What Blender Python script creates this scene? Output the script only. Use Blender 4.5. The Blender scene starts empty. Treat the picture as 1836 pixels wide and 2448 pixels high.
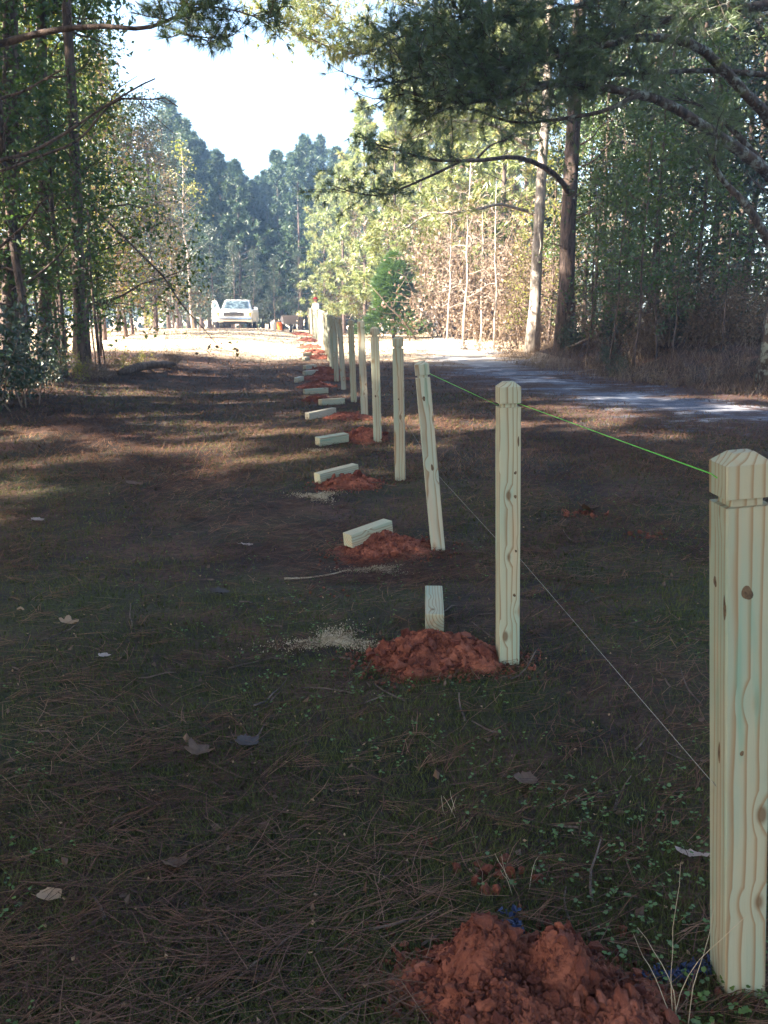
import bpy, bmesh, math
import numpy as np
from mathutils import Vector, Matrix
S = bpy.context.scene
COL = S.collection
RG = math.radians
# ------------------------------------------------------------------ camera, sky, sun, exposure
F, CX, CY, HC, PITCH = 1972.0, 918.0, 1224.0, 1.46, RG(13.0)
cd = bpy.data.cameras.new("camera")
cd.sensor_fit = 'VERTICAL'; cd.sensor_height = 36.0; cd.lens = 36.0 * F / 2448.0
cd.clip_start = 0.05; cd.clip_end = 1500
cd.dof.use_dof = True; cd.dof.focus_distance = 3.2; cd.dof.aperture_fstop = 11.0
cam = bpy.data.objects.new("camera", cd); COL.objects.link(cam)
cam.location = (0, 0, HC); cam.rotation_euler = (math.pi / 2 - PITCH, 0, 0)
S.camera = cam
SUN_AZ, SUN_EL = 242.0, 35.0            # compass azimuth of the sun (0 = straight ahead), elevation
tosun = Vector((math.sin(RG(SUN_AZ)) * math.cos(RG(SUN_EL)), math.cos(RG(SUN_AZ)) * math.cos(RG(SUN_EL)), math.sin(RG(SUN_EL))))
W = bpy.data.worlds.new("World"); S.world = W; W.use_nodes = True
wn = W.node_tree
sky = wn.nodes.new("ShaderNodeTexSky"); sky.sky_type = 'NISHITA'; sky.sun_disc = False
sky.sun_elevation = RG(SUN_EL); sky.sun_rotation = RG(SUN_AZ); sky.air_density = 1.0; sky.dust_density = 2.5; sky.ozone_density = 1.0
wn.links.new(sky.outputs[0], wn.nodes["Background"].inputs[0]); wn.nodes["Background"].inputs[1].default_value = 0.072
ld = bpy.data.lights.new("sun", 'SUN'); ld.energy = 5.0; ld.angle = RG(0.53); ld.color = (1.0, 0.90, 0.76)
lo = bpy.data.objects.new("sun", ld); COL.objects.link(lo); lo.location = (-40, -20, 40)
lo.rotation_euler = (-tosun).to_track_quat('-Z', 'Y').to_euler()
S.view_settings.view_transform = 'Standard'; S.view_settings.look = 'None'
S.view_settings.exposure = 3.35; S.view_settings.gamma = 1.0; S.view_settings.use_curve_mapping = False
S.render.engine = 'CYCLES'
S.cycles.use_denoising = True; S.cycles.denoising_prefilter = 'ACCURATE'
S.cycles.max_bounces = 5; S.cycles.diffuse_bounces = 3; S.cycles.glossy_bounces = 2; S.cycles.transmission_bounces = 3
S.cycles.transparent_max_bounces = 4; S.cycles.volume_bounces = 0
S.cycles.sample_clamp_indirect = 4.0

# ------------------------------------------------------------------ helpers
def rng_(s): return np.random.default_rng(s)
def nrm(a): return a / np.maximum(np.linalg.norm(a, axis=-1, keepdims=True), 1e-9)
def sstep(a, b, x):
    t = np.clip((x - a) / (b - a), 0, 1); return t * t * (3 - 2 * t)
HY = ([-60, 5.0, 7.0, 9.0, 11.0, 14.5, 22, 32, 41, 44, 47.5, 52, 70, 120, 320], [0, 0, .12, .2, .25, .30, .46, .71, .85, .86, .74, .68, .6, .3, 3.0])
XD = ([0, 8, 11.5, 15, 20, 23, 27, 34, 45], [10, 9.4, 7.4, 5.2, 3.6, 3.4, 4.8, 7.5, 10])
def ground_h(x, y):
    x = np.asarray(x, float); y = np.asarray(y, float)
    h = np.interp(y, *HY)
    e = np.interp(y, *XD)
    h = h + (.62 * sstep(0, 2.4, x - e) + .03 * np.maximum(x - e - 2.4, 0).clip(0, 30)) * sstep(4, 10, y) * (1 - sstep(36, 48, y))
    h = h + .25 * sstep(2.6, 6.5, -x) * sstep(7, 13, y)
    h = h + .012 * np.sin(1.7 * x + .8 * y) * np.cos(1.1 * y - .6 * x) + .008 * np.sin(4.1 * x - 1.3 * y + 2) * np.cos(3.3 * y + 1.1 * x)
    return h
def gz(x, y): return float(ground_h(x, y))
_f = np.array([0, math.cos(PITCH), -math.sin(PITCH)]); _u = np.array([0, math.sin(PITCH), math.cos(PITCH)])
def at(px, py, Y):
    d = np.array([1.0, 0, 0]) * (px - CX) / F + _u * (CY - py) / F + _f
    return np.array([0, 0, HC]) + d * (Y / d[1])
def ground_at(px, py):
    lo_, hi = .4, 140.0
    for Y in np.geomspace(.5, 140, 500):
        p = at(px, py, Y)
        if p[2] < gz(p[0], p[1]): hi = Y; break
        lo_ = Y
    for _ in range(30):
        m = .5 * (lo_ + hi); p = at(px, py, m)
        if p[2] < gz(p[0], p[1]): hi = m
        else: lo_ = m
    p = at(px, py, hi); p[2] = gz(p[0], p[1]); return p
def px_of(p):
    v = np.asarray(p, float) - np.array([0, 0, HC]); d = v @ _f
    return CX + F * v[0] / d, CY - F * (v @ _u) / d

class MB:
    def __init__(self): self.v = []; self.f = []; self.n = 0; self.m = []
    def add(self, v, f, mi=0):
        v = np.asarray(v, float).reshape(-1, 3); f = np.asarray(f, np.int64)
        self.v.append(v); self.f.append(f + self.n); self.m.append(np.full(len(f), mi)); self.n += len(v)
    def tube(self, pts, rad, k=6, mi=0, cap=True):
        pts = np.asarray(pts, float); n = len(pts); rad = np.broadcast_to(np.asarray(rad, float), (n,))
        t = nrm(np.gradient(pts, axis=0))
        ref = np.where(np.abs(t[:, 2:3]) > .9, np.array([[1., 0, 0]]), np.array([[0, 0, 1.]]))
        a = nrm(np.cross(ref, t)); b = np.cross(t, a)
        for i in range(1, n):
            if a[i] @ a[i - 1] < 0: a[i] *= -1; b[i] *= -1
        th = np.linspace(0, 2 * np.pi, k, endpoint=False)
        v = pts[:, None] + rad[:, None, None] * (np.cos(th)[None, :, None] * a[:, None] + np.sin(th)[None, :, None] * b[:, None])
        i = np.arange(n - 1)[:, None] * k; j = np.arange(k)[None]; j2 = (j + 1) % k
        f = np.stack([i + j, i + j2, i + k + j2, i + k + j], -1).reshape(-1, 4)
        self.add(v, f, mi)
        if cap:
            base = self.n - n * k
            c0 = np.arange(k)[::-1] + base; c1 = np.arange(k) + base + (n - 1) * k
            self.v.append(np.zeros((0, 3)))
            for c in (c0, c1):
                self.f.append(c[None]); self.m.append(np.array([mi]))
    def box(self, c, s, rot=None, mi=0, taper=(1, 1)):
        c = np.asarray(c, float); h = np.asarray(s, float) / 2
        v = np.array([[x, y, z] for z in (-1, 1) for y in (-1, 1) for x in (-1, 1)], float)
        v[4:, 0] *= taper[0]; v[4:, 1] *= taper[1]
        v = v * h
        if rot is not None: v = v @ np.array(rot).T
        self.add(v + c, [[0, 2, 3, 1], [4, 5, 7, 6], [0, 1, 5, 4], [2, 6, 7, 3], [0, 4, 6, 2], [1, 3, 7, 5]], mi)
    def mesh(self, name, mats, smooth=False):
        me = bpy.data.meshes.new(name)
        V = np.concatenate(self.v) if self.v else np.zeros((0, 3))
        lv = np.concatenate([f.ravel() for f in self.f]); tot = np.concatenate([np.full(len(f), f.shape[1]) for f in self.f])
        st = np.concatenate([[0], np.cumsum(tot)[:-1]])
        me.vertices.add(len(V)); me.vertices.foreach_set('co', V.astype(np.float32).ravel())
        me.loops.add(len(lv)); me.loops.foreach_set('vertex_index', lv.astype(np.int32))
        me.polygons.add(len(tot)); me.polygons.foreach_set('loop_start', st.astype(np.int32))
        mats = mats if isinstance(mats, (list, tuple)) else [mats]
        for m in mats: me.materials.append(m)
        if len(mats) > 1: me.polygons.foreach_set('material_index', np.concatenate(self.m).astype(np.int32))
        me.polygons.foreach_set('use_smooth', np.full(len(tot), bool(smooth)))
        me.update(calc_edges=True); me.validate()
        return me
    def build(self, name, mats, parent=None, smooth=False):
        o = bpy.data.objects.new(name, self.mesh(name, mats, smooth)); COL.objects.link(o)
        if parent is not None: o.parent = parent
        return o
def tag(o, label, cat, group=None, kind=None):
    if label: o['label'] = label
    if cat: o['category'] = cat
    if group: o['group'] = group
    if kind: o['kind'] = kind
    return o
def empty(name, loc, rz=0.0):
    o = bpy.data.objects.new(name, None); COL.objects.link(o); o.empty_display_size = .2
    o.location = loc; o.rotation_euler = (0, 0, rz); return o
def part(name, me, parent):
    o = bpy.data.objects.new(name, me); COL.objects.link(o); o.parent = parent; return o
def copy_tree(o, parent=None):
    c = o.copy(); COL.objects.link(c); c.parent = parent
    for ch in list(o.children): copy_tree(ch, c)
    return c
ORD = ['first', 'second', 'third', 'fourth', 'fifth', 'sixth', 'seventh', 'eighth', 'ninth', 'tenth', 'eleventh', 'twelfth', 'thirteenth', 'fourteenth',
       'fifteenth', 'sixteenth', 'seventeenth', 'eighteenth', 'nineteenth', 'twentieth', 'twenty-first', 'twenty-second', 'twenty-third', 'twenty-fourth']

# ------------------------------------------------------------------ materials
class NT:
    def __init__(self, name):
        self.m = bpy.data.materials.new(name); self.m.use_nodes = True; self.t = self.m.node_tree
        self.b = self.t.nodes["Principled BSDF"]; self.out = self.t.nodes["Material Output"]
        self.b.inputs['Specular IOR Level'].default_value = .3
    def n(self, ty, **kw):
        n = self.t.nodes.new('ShaderNode' + ty)
        for k, v in kw.items():
            if k.startswith('i_'):
                key = k[2:].replace('_', ' ')
                n.inputs[key].default_value = v
            else: setattr(n, k, v)
        return n
    def l(self, a, b): self.t.links.new(a, b)
    def coord(self): return self.n('TexCoord').outputs['Object']
    def mapped(self, sc, co=None):
        m = self.n('Mapping'); m.inputs['Scale'].default_value = sc; self.l(co or self.coord(), m.inputs['Vector']); return m.outputs[0]
    def noise(self, scale, detail=4, rough=.55, co=None, dist=0):
        n = self.n('TexNoise'); n.inputs['Scale'].default_value = scale; n.inputs['Detail'].default_value = detail
        n.inputs['Roughness'].default_value = rough; n.inputs['Distortion'].default_value = dist
        self.l(co or self.coord(), n.inputs['Vector']); return n.outputs['Fac']
    def ramp(self, fac, stops, interp='LINEAR'):
        r = self.n('ValToRGB'); e = r.color_ramp.elements; r.color_ramp.interpolation = interp
        while len(e) < len(stops): e.new(.5)
        for x, (p, c) in zip(e, stops): x.position = p; x.color = tuple(c) + (1,) if len(c) == 3 else c
        self.l(fac, r.inputs[0]); return r.outputs[0]
    def g(self, fac, a, b): return self.ramp(fac, [(a, (0, 0, 0)), (b, (1, 1, 1))])
    def mix(self, fac, a, b, mode='MIX'):
        n = self.n('Mix', data_type='RGBA', blend_type=mode)
        for s, v in ((n.inputs[0], fac), (n.inputs[6], a), (n.inputs[7], b)):
            if hasattr(v, 'links'): self.l(v, s)
            else: s.default_value = v if isinstance(v, (int, float)) else tuple(v) + (1,)
        return n.outputs[2]
    def math(self, op, a, b=None, c=None):
        n = self.n('Math', operation=op)
        for s, v in zip(n.inputs, (a, b, c)):
            if v is None: continue
            if hasattr(v, 'links'): self.l(v, s)
            else: s.default_value = v
        return n.outputs[0]
    def bump(self, h, strength=.4, dist=.02):
        n = self.n('Bump'); n.inputs['Strength'].default_value = strength; n.inputs['Distance'].default_value = dist
        self.l(h, n.inputs['Height']); self.l(n.outputs[0], self.b.inputs['Normal'])
    def base(self, c, rough=.8, metal=0):
        if hasattr(c, 'links'): self.l(c, self.b.inputs['Base Color'])
        else: self.b.inputs['Base Color'].default_value = tuple(c) + (1,)
        self.b.inputs['Roughness'].default_value = rough; self.b.inputs['Metallic'].default_value = metal
        return self.m
def plain(name, c, rough=.6, metal=0, var=.15, scale=6):
    t = NT(name); d = tuple(x * (1 - var) for x in c)
    return t.base(t.mix(t.noise(scale), d, c), rough, metal)
def leafmat(name, cols, trans=.4, gloss=.05, clump=.8):
    """colour changes from leaf to leaf and from clump to clump; thin leaves let light through"""
    t = NT(name)
    rnd = t.n('NewGeometry').outputs['Random Per Island']
    nz = t.noise(clump, 3, .5)
    f = t.math('ADD', t.math('MULTIPLY', rnd, .55), t.math('MULTIPLY', t.g(nz, .3, .7), .45))
    n = len(cols)
    c = t.ramp(f, [(i / (n - 1) * .9 + .05, k) for i, k in enumerate(cols)])
    d = t.n('BsdfDiffuse'); tr = t.n('BsdfTranslucent'); gl = t.n('BsdfGlossy'); gl.inputs['Roughness'].default_value = .45
    t.l(c, d.inputs[0])
    tc = t.mix(1.0, c, (1.25, 1.25, .75), 'MULTIPLY'); t.l(tc, tr.inputs[0])
    m1 = t.n('MixShader'); m1.inputs[0].default_value = trans; t.l(d.outputs[0], m1.inputs[1]); t.l(tr.outputs[0], m1.inputs[2])
    m2 = t.n('MixShader'); m2.inputs[0].default_value = gloss; t.l(m1.outputs[0], m2.inputs[1]); t.l(gl.outputs[0], m2.inputs[2])
    t.l(m2.outputs[0], t.out.inputs[0]); t.t.nodes.remove(t.b)
    return t.m
def barkmat(name, a, b, lichen=None, sc=(14, 14, 3)):
    t = NT(name); co = t.mapped(sc)
    n = t.noise(1.0, 6, .65, co, .6)
    c = t.mix(t.g(n, .38, .62), a, b)
    if lichen: c = t.mix(t.g(t.noise(7, 4, .6), .52, .6), c, lichen)
    t.bump(n, .9, .03)
    return t.base(c, .9)

M = {}
M['needle'] = leafmat('pine_needles', [(.035, .06, .028), (.06, .105, .035), (.10, .15, .05), (.13, .16, .05)], .25, .08)
M['needle_yellow'] = leafmat('pine_needles_yellowing', [(.10, .14, .05), (.18, .22, .075), (.26, .29, .11), (.36, .25, .10)], .35, .06)  # yellow-green copy of the needles, sunlight painted into the colour
M['needle_far'] = leafmat('dark_pine_needles', [(.015, .032, .02), (.028, .055, .03), (.05, .08, .035), (.08, .105, .04)], .15, .03)  # needles of the far pines, their shaded look put into the colour
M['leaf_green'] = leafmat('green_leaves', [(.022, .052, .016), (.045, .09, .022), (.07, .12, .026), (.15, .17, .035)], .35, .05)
M['leaf_dark'] = leafmat('dark_green_leaves', [(.009, .022, .010), (.018, .038, .014), (.03, .058, .018), (.07, .09, .026)], .25, .08)  # darker copy of the green leaves, shade of the woods painted in
M['leaf_autumn'] = leafmat('autumn_leaves', [(.045, .052, .026), (.085, .078, .035), (.11, .072, .036), (.085, .055, .034), (.14, .11, .045)], .45, .03)  # autumn browns, darkened to carry partial shade
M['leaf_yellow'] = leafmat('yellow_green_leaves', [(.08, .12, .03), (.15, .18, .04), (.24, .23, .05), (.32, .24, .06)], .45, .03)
M['leaf_brown'] = leafmat('dry_brown_leaves', [(.08, .052, .038), (.17, .12, .088), (.28, .21, .16)], .25, .02)
M['cedar'] = leafmat('cedar_sprays', [(.04, .08, .025), (.07, .13, .035), (.10, .17, .04)], .3, .05)
M['bark'] = barkmat('pine_bark', (.035, .026, .022), (.15, .105, .085))
M['bark_pale'] = barkmat('pale_bark', (.20, .16, .13), (.46, .40, .34))
M['bark_lichen'] = barkmat('lichen_bark', (.03, .024, .02), (.10, .075, .06), (.19, .215, .19))
M['twig'] = barkmat('dry_twig', (.10, .07, .05), (.24, .18, .13))

def wood():
    t = NT('treated_pine')
    oi = t.n('ObjectInfo').outputs['Random']
    off = t.n('CombineXYZ'); t.l(t.math('MULTIPLY', oi, 3.1), off.inputs[0]); t.l(t.math('MULTIPLY', oi, 7.7), off.inputs[1]); t.l(t.math('MULTIPLY', oi, 29.), off.inputs[2])
    va = t.n('VectorMath', operation='ADD'); co = t.coord(); t.l(co, va.inputs[0]); t.l(off.outputs[0], va.inputs[1]); v = va.outputs[0]
    sp = t.n('SeparateXYZ'); t.l(co, sp.inputs[0])
    # growth rings round a pith off to one side, wandering along the length
    n1 = t.noise(1.0, 3, .5, t.mapped((5, 5, .8), v)); n2 = t.noise(1.0, 2, .5, t.mapped((16, 16, 4.5), v))
    px = t.math('ADD', sp.outputs[0], t.math('ADD', .012, t.math('MULTIPLY', oi, .05)))
    py = t.math('ADD', sp.outputs[1], t.math('ADD', -.085, t.math('MULTIPLY', oi, .05)))
    r = t.math('SQRT', t.math('ADD', t.math('MULTIPLY', px, px), t.math('MULTIPLY', py, py)))
    # knots bend the rings round them
    vo = t.n('TexVoronoi'); vo.inputs['Scale'].default_value = 1.0; t.l(t.mapped((11, 11, 5.5), v), vo.inputs['Vector']); kd = vo.outputs['Distance']
    bend = t.math('MULTIPLY', t.math('SUBTRACT', 1.0, t.g(kd, 0.05, .32)), .013)
    r = t.math('ADD', r, t.math('ADD', t.math('MULTIPLY', n1, .052), t.math('ADD', t.math('MULTIPLY', n2, .006), bend)))
    fr = t.math('FRACT', t.math('MULTIPLY', r, 66))
    tint = t.noise(1.0, 3, .5, t.mapped((11, 11, 2.2), v))
    pale = t.mix(t.g(tint, .35, .68), (.385, .36, .26), (.28, .335, .26))
    pale = t.mix(t.g(t.noise(1.0, 2, .5, t.mapped((22, 22, 1.2), v)), .55, .75), pale, (.40, .31, .215))
    hv = t.n('HueSaturation'); hv.inputs['Hue'].default_value = .5; t.l(t.math('ADD', .82, t.math('MULTIPLY', t.math('FRACT', t.math('MULTIPLY', oi, 17.3)), .3)), hv.inputs['Value']); t.l(t.math('ADD', .7, t.math('MULTIPLY', oi, .5)), hv.inputs['Saturation']); t.l(pale, hv.inputs['Color']); pale = hv.outputs[0]
    late = t.ramp(fr, [(0, (0, 0, 0)), (.55, (.08, .08, .08)), (.88, (1, 1, 1)), (.97, (0, 0, 0))])
    c = t.mix(t.math('MULTIPLY', late, .85), pale, (.22, .12, .05))
    fib = t.noise(1.0, 4, .7, t.mapped((260, 260, 6), v))
    c = t.mix(t.math('MULTIPLY', t.g(fib, .42, .7), .12), c, (.34, .27, .17))
    kr = t.n('SeparateColor'); t.l(vo.outputs['Color'], kr.inputs[0])
    kn = t.ramp(t.math('ADD', kd, t.math('MULTIPLY', kr.outputs[0], .15)), [(0, (1, 1, 1)), (.13, (1, 1, 1)), (.155, (.55, .55, .55)), (.20, (.0, .0, .0))])
    c = t.mix(t.math('MULTIPLY', kn, .85), c, (.13, .075, .035))
    gs = t.math('MULTIPLY', t.g(t.noise(1.0, 3, .6, t.mapped((20, 20, 1.6), v)), .63, .72), .55)
    c = t.mix(gs, c, (.12, .25, .18))
    t.bump(t.math('ADD', fib, t.math('MULTIPLY', late, .5)), .25, .004)
    return t.base(c, .75)
M['wood'] = wood()

def groundmat():
    t = NT('forest_floor'); co = t.coord()
    sp = t.n('SeparateXYZ'); t.l(co, sp.inputs[0])
    straw = t.mix(t.g(t.noise(1.0, 5, .7, t.mapped((26, 40, 1), co), .8), .35, .7), (.032, .018, .013), (.135, .068, .047))
    soil = t.mix(t.g(t.noise(38, 4, .7), .35, .65), (.010, .0075, .0065), (.040, .028, .024))
    c = t.mix(t.g(t.noise(2.2, 5, .6), .42, .6), soil, straw)
    moss = t.mix(t.g(t.noise(60, 3, .7), .35, .65), (.013, .016, .007), (.050, .054, .017))
    near = t.math('SUBTRACT', 1.0, t.math('MULTIPLY', t.g(t.math('DIVIDE', sp.outputs[1], 20), .2, .5), .85))
    mf = t.math('MULTIPLY', t.g(t.noise(.9, 6, .62), .42, .60), near)
    c = t.mix(mf, c, moss)
    clay = t.math('MULTIPLY', t.g(t.noise(1.7, 4, .5, t.mapped((1, 1, 1), co)), .66, .72), .6)
    c = t.mix(clay, c, (.22, .09, .06))
    # dry straw and sandy soil of the clearing, sunlit paleness put into the colour
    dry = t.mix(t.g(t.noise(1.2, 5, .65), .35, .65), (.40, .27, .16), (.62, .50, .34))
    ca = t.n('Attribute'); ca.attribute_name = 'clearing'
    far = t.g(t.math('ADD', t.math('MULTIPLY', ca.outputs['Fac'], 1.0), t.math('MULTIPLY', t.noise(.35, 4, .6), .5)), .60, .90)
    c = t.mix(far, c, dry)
    t.bump(t.math('ADD', t.noise(45, 5, .7), t.noise(9, 3, .6)), .7, .03)
    return t.base(c, .95)
M['ground'] = groundmat()
def drivemat():
    t = NT('gravel'); co = t.coord()
    at_ = t.n('Attribute'); at_.attribute_name = 'edge'; e = at_.outputs['Fac']
    vo = t.n('TexVoronoi'); vo.inputs['Scale'].default_value = 45; t.l(co, vo.inputs['Vector'])
    gcol = t.mix(t.g(vo.outputs['Distance'], .1, .7), (.15, .16, .21), (.055, .06, .08))
    gcol = t.mix(t.g(t.noise(1.4, 4, .6), .5, .68), gcol, (.38, .37, .38))
    straw = t.mix(t.g(t.noise(1.0, 5, .7, t.mapped((20, 34, 1), co), .8), .35, .7), (.024, .014, .012), (.090, .048, .038))
    f = t.math('ADD', t.math('MULTIPLY', e, 1.15), t.math('MULTIPLY', t.math('SUBTRACT', t.noise(1.0, 7, .7, t.mapped((.75, 1.5, 1), co)), .5), 5.0))
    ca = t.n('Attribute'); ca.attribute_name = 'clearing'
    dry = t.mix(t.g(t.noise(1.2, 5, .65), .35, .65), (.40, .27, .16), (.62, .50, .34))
    straw = t.mix(ca.outputs['Fac'], straw, dry); gcol = t.mix(ca.outputs['Fac'], gcol, (.55, .50, .44))  # straw and gravel painted paler where the clearing lies in sun
    c = t.mix(t.g(f, .50, 1.1), straw, gcol)
    t.bump(t.noise(60, 4, .7), .7, .02)
    return t.base(c, .95)
M['gravel'] = drivemat()
def claymat():
    t = NT('red_clay')
    rnd = t.n('NewGeometry').outputs['Random Per Island']
    c = t.mix(rnd, (.15, .042, .028), (.40, .14, .082))
    c = t.mix(t.g(t.noise(28, 5, .7), .35, .68), t.mix(1.0, c, (.5, .45, .45), 'MULTIPLY'), c)
    c = t.mix(t.g(t.noise(6, 3, .6), .45, .6), t.mix(1.0, c, (.68, .62, .6), 'MULTIPLY'), c)
    t.bump(t.noise(90, 6, .75), .9, .012)
    return t.base(c, .95)
M['clay'] = claymat()
M['clay_dark'] = plain('damp_soil', (.085, .045, .032), .95, 0, .5, 30)
M['sawdust'] = leafmat('sawdust', [(.30, .23, .15), (.44, .36, .25), (.54, .47, .36)], .1, .02, 20)
M['straw'] = leafmat('fallen_needles', [(.022, .012, .010), (.06, .031, .023), (.13, .068, .047), (.25, .155, .095)], .1, .015, .9)
M['straw_red'] = leafmat('rusty_straw', [(.035, .019, .013), (.085, .043, .028), (.16, .085, .052), (.28, .165, .10)], .15, .01, .7)
M['grass'] = leafmat('moss_and_grass', [(.022, .032, .009), (.05, .064, .015), (.088, .098, .026), (.12, .105, .04)], .3, .015, 1.3)
M['clover'] = leafmat('clover', [(.04, .078, .012), (.065, .125, .02), (.10, .17, .03)], .3, .06, 2)
M['deadleaf'] = leafmat('dead_leaf', [(.055, .032, .022), (.10, .058, .038), (.16, .095, .06)], .15, .03, 3)
M['deadleaf_pale'] = leafmat('pale_dead_leaf', [(.27, .20, .17), (.38, .29, .25)], .15, .03, 3)
M['deadleaf_tan'] = leafmat('tan_dead_leaf', [(.25, .15, .09), (.36, .23, .13)], .15, .03, 3)
M['deadleaf_dark'] = leafmat('dark_dead_leaf', [(.028, .019, .017), (.055, .036, .03)], .1, .05, 3)
M['green_string'] = plain('fluorescent_string', (.16, .62, .07), .5)
M['white_string'] = plain('thin_line', (.36, .33, .28), .5)
M['blue'] = plain('blue_marking_paint', (.025, .04, .10), .6, 0, .3, 40)
M['white_paint'] = plain('white_car_paint', (.80, .80, .80), .3, 0, .04, 3)
M['chrome'] = plain('chrome', (.75, .72, .70), .22, 1.0, .05)
M['rubber'] = plain('rubber', (.02, .02, .02), .8)
M['dark'] = plain('dark_metal', (.03, .03, .035), .6)
M['glass'] = plain('windscreen', (.10, .14, .16), .08, 0, .3, 2)
M['amber'] = plain('amber_lens', (.85, .26, .04), .25)
M['lamp'] = plain('headlamp_lens', (.75, .72, .70), .15)
M['orange'] = plain('orange_plastic', (.80, .17, .03), .5)
M['white_plastic'] = plain('white_plastic', (.78, .76, .70), .5)
M['steel'] = plain('grey_steel_tray', (.30, .29, .32), .45, .3)
M['red_cloth'] = plain('red_cloth', (.36, .02, .03), .9)
M['white_cloth'] = plain('white_cloth', (.72, .72, .72), .9)
M['denim'] = plain('denim', (.05, .07, .12), .9)
M['skin'] = plain('skin', (.50, .30, .21), .55)
M['hair'] = plain('hair', (.05, .035, .025), .7)
M['boot'] = plain('boot_leather', (.06, .04, .03), .7)
M['siding'] = plain('white_siding', (.72, .72, .74), .6, 0, .06, 2)
M['roofing'] = plain('grey_roof', (.24, .24, .26), .6)

# ------------------------------------------------------------------ ground and drive
def axis(parts):
    out = []
    for a, b, n in parts: out += list(np.linspace(a, b, n, endpoint=False))
    return np.array(out + [parts[-1][1]])
def grid(X, Y, dz):
    gx, gy = np.meshgrid(X, Y); z = ground_h(gx, gy) + dz
    v = np.stack([gx, gy, z], -1).reshape(-1, 3); nx = len(X); i = np.arange(len(Y) - 1)[:, None] * nx; j = np.arange(nx - 1)[None]
    return v, np.stack([i + j, i + j + 1, i + nx + j + 1, i + nx + j], -1).reshape(-1, 4)
gm = MB()
gm.add(*grid(axis([(-400, -60, 8), (-60, -14, 40), (-14, 14, 190), (14, 60, 40), (60, 400, 8)]), axis([(-120, -20, 10), (-20, 0, 40), (0, 32, 230), (32, 60, 60), (60, 120, 20), (120, 320, 5)]), 0))
g = gm.build('ground', M['ground'], None, True); g['kind'] = 'structure'
gv = np.concatenate(gm.v); ga = g.data.attributes.new('clearing', 'FLOAT', 'POINT')
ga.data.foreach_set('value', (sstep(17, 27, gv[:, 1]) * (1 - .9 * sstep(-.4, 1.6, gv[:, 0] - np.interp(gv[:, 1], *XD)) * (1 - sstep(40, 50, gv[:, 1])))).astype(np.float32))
DR = np.array([[14, 8.2], [9, 8.9], [6.3, 9.8], [4.8, 11.1], [3.6, 13.6], [2.75, 17.6], [2.3, 22], [2.2, 27], [2.6, 33], [3.6, 40], [5.4, 50]])
def spline(P, n):
    P = np.asarray(P, float); t = np.concatenate([[0], np.cumsum(np.linalg.norm(np.diff(P, axis=0), axis=1))])
    T = np.linspace(0, t[-1], n); m = np.gradient(P, t, axis=0)
    k = np.clip(np.searchsorted(t, T) - 1, 0, len(t) - 2); h = (t[k + 1] - t[k])[:, None]; s = ((T - t[k]) / (t[k + 1] - t[k]))[:, None]
    return (2 * s**3 - 3 * s**2 + 1) * P[k] + (s**3 - 2 * s**2 + s) * h * m[k] + (-2 * s**3 + 3 * s**2) * P[k + 1] + (s**3 - s**2) * h * m[k + 1]
dl = spline(DR, 220); tn = nrm(np.gradient(dl, axis=0)); nn = np.stack([-tn[:, 1], tn[:, 0]], -1)
U = np.linspace(-1, 1, 31); hw = 2.1
dv = dl[:, None] + nn[:, None] * (U * hw)[None, :, None]
dz = ground_h(dv[..., 0], dv[..., 1]) + .014 * (1 - np.abs(U)**6)[None] + np.where(np.abs(U) > .99, -.02, .0)[None]
db = MB(); i = np.arange(219)[:, None] * 31; j = np.arange(30)[None]
db.add(np.concatenate([dv, dz[..., None]], -1), np.stack([i + j, i + j + 1, i + 32 + j, i + 31 + j], -1).reshape(-1, 4))
dr = db.build('gravel_drive', M['gravel'], None, True); dr['kind'] = 'structure'
a_ = dr.data.attributes.new('edge', 'FLOAT', 'POINT')
a_.data.foreach_set('value', np.tile((1 - np.abs(U)**1.2), (220, 1)).ravel().astype(np.float32))

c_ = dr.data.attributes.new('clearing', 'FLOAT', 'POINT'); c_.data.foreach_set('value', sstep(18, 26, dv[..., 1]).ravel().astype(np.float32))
# ------------------------------------------------------------------ vegetation builders
def leaves(mb, P, size, r, up=.35, fold=.18):
    N = len(P)
    u = nrm(r.normal(size=(N, 3)) + np.array([0, 0, -.25])); w = nrm(np.cross(u, nrm(r.normal(size=(N, 3)) + np.array([0, 0, up]))))
    nn_ = np.cross(u, w); s = (size * r.uniform(.6, 1.25, N))[:, None]
    v = np.stack([P, P + u * s * .45 + w * s * .34 + nn_ * s * fold, P + u * s, P + u * s * .45 - w * s * .34 + nn_ * s * fold], 1)
    f = np.arange(N)[:, None] * 4 + np.array([[0, 1, 2, 3]])
    mb.add(v.reshape(-1, 3), f)
def tufts(mb, P, D, K, L, w, spread, r, droop=.12):
    N = len(P)
    d = nrm(nrm(D)[:, None] + spread * r.normal(size=(N, K, 3)) + np.array([0, 0, -droop]))
    s = nrm(np.cross(d, r.normal(size=(N, K, 3)))) * (w / 2)
    ln = L * r.uniform(.6, 1.1, (N, K, 1)); p = P[:, None] + d * ln * .04
    v = np.stack([p - s, p + s, p + d * ln], 2)
    mb.add(v.reshape(-1, 3), np.arange(N * K)[:, None] * 3 + np.array([[0, 1, 2]]))
def path(p0, d, L, n, r, wander=.12, lift=0.0):
    p = [np.asarray(p0, float)]; d = nrm(np.asarray(d, float))
    for _ in range(n - 1):
        p.append(p[-1] + d * L / (n - 1)); d = nrm(d + wander * r.normal(size=3) + np.array([0, 0, lift]))
    return np.array(p)
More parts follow.
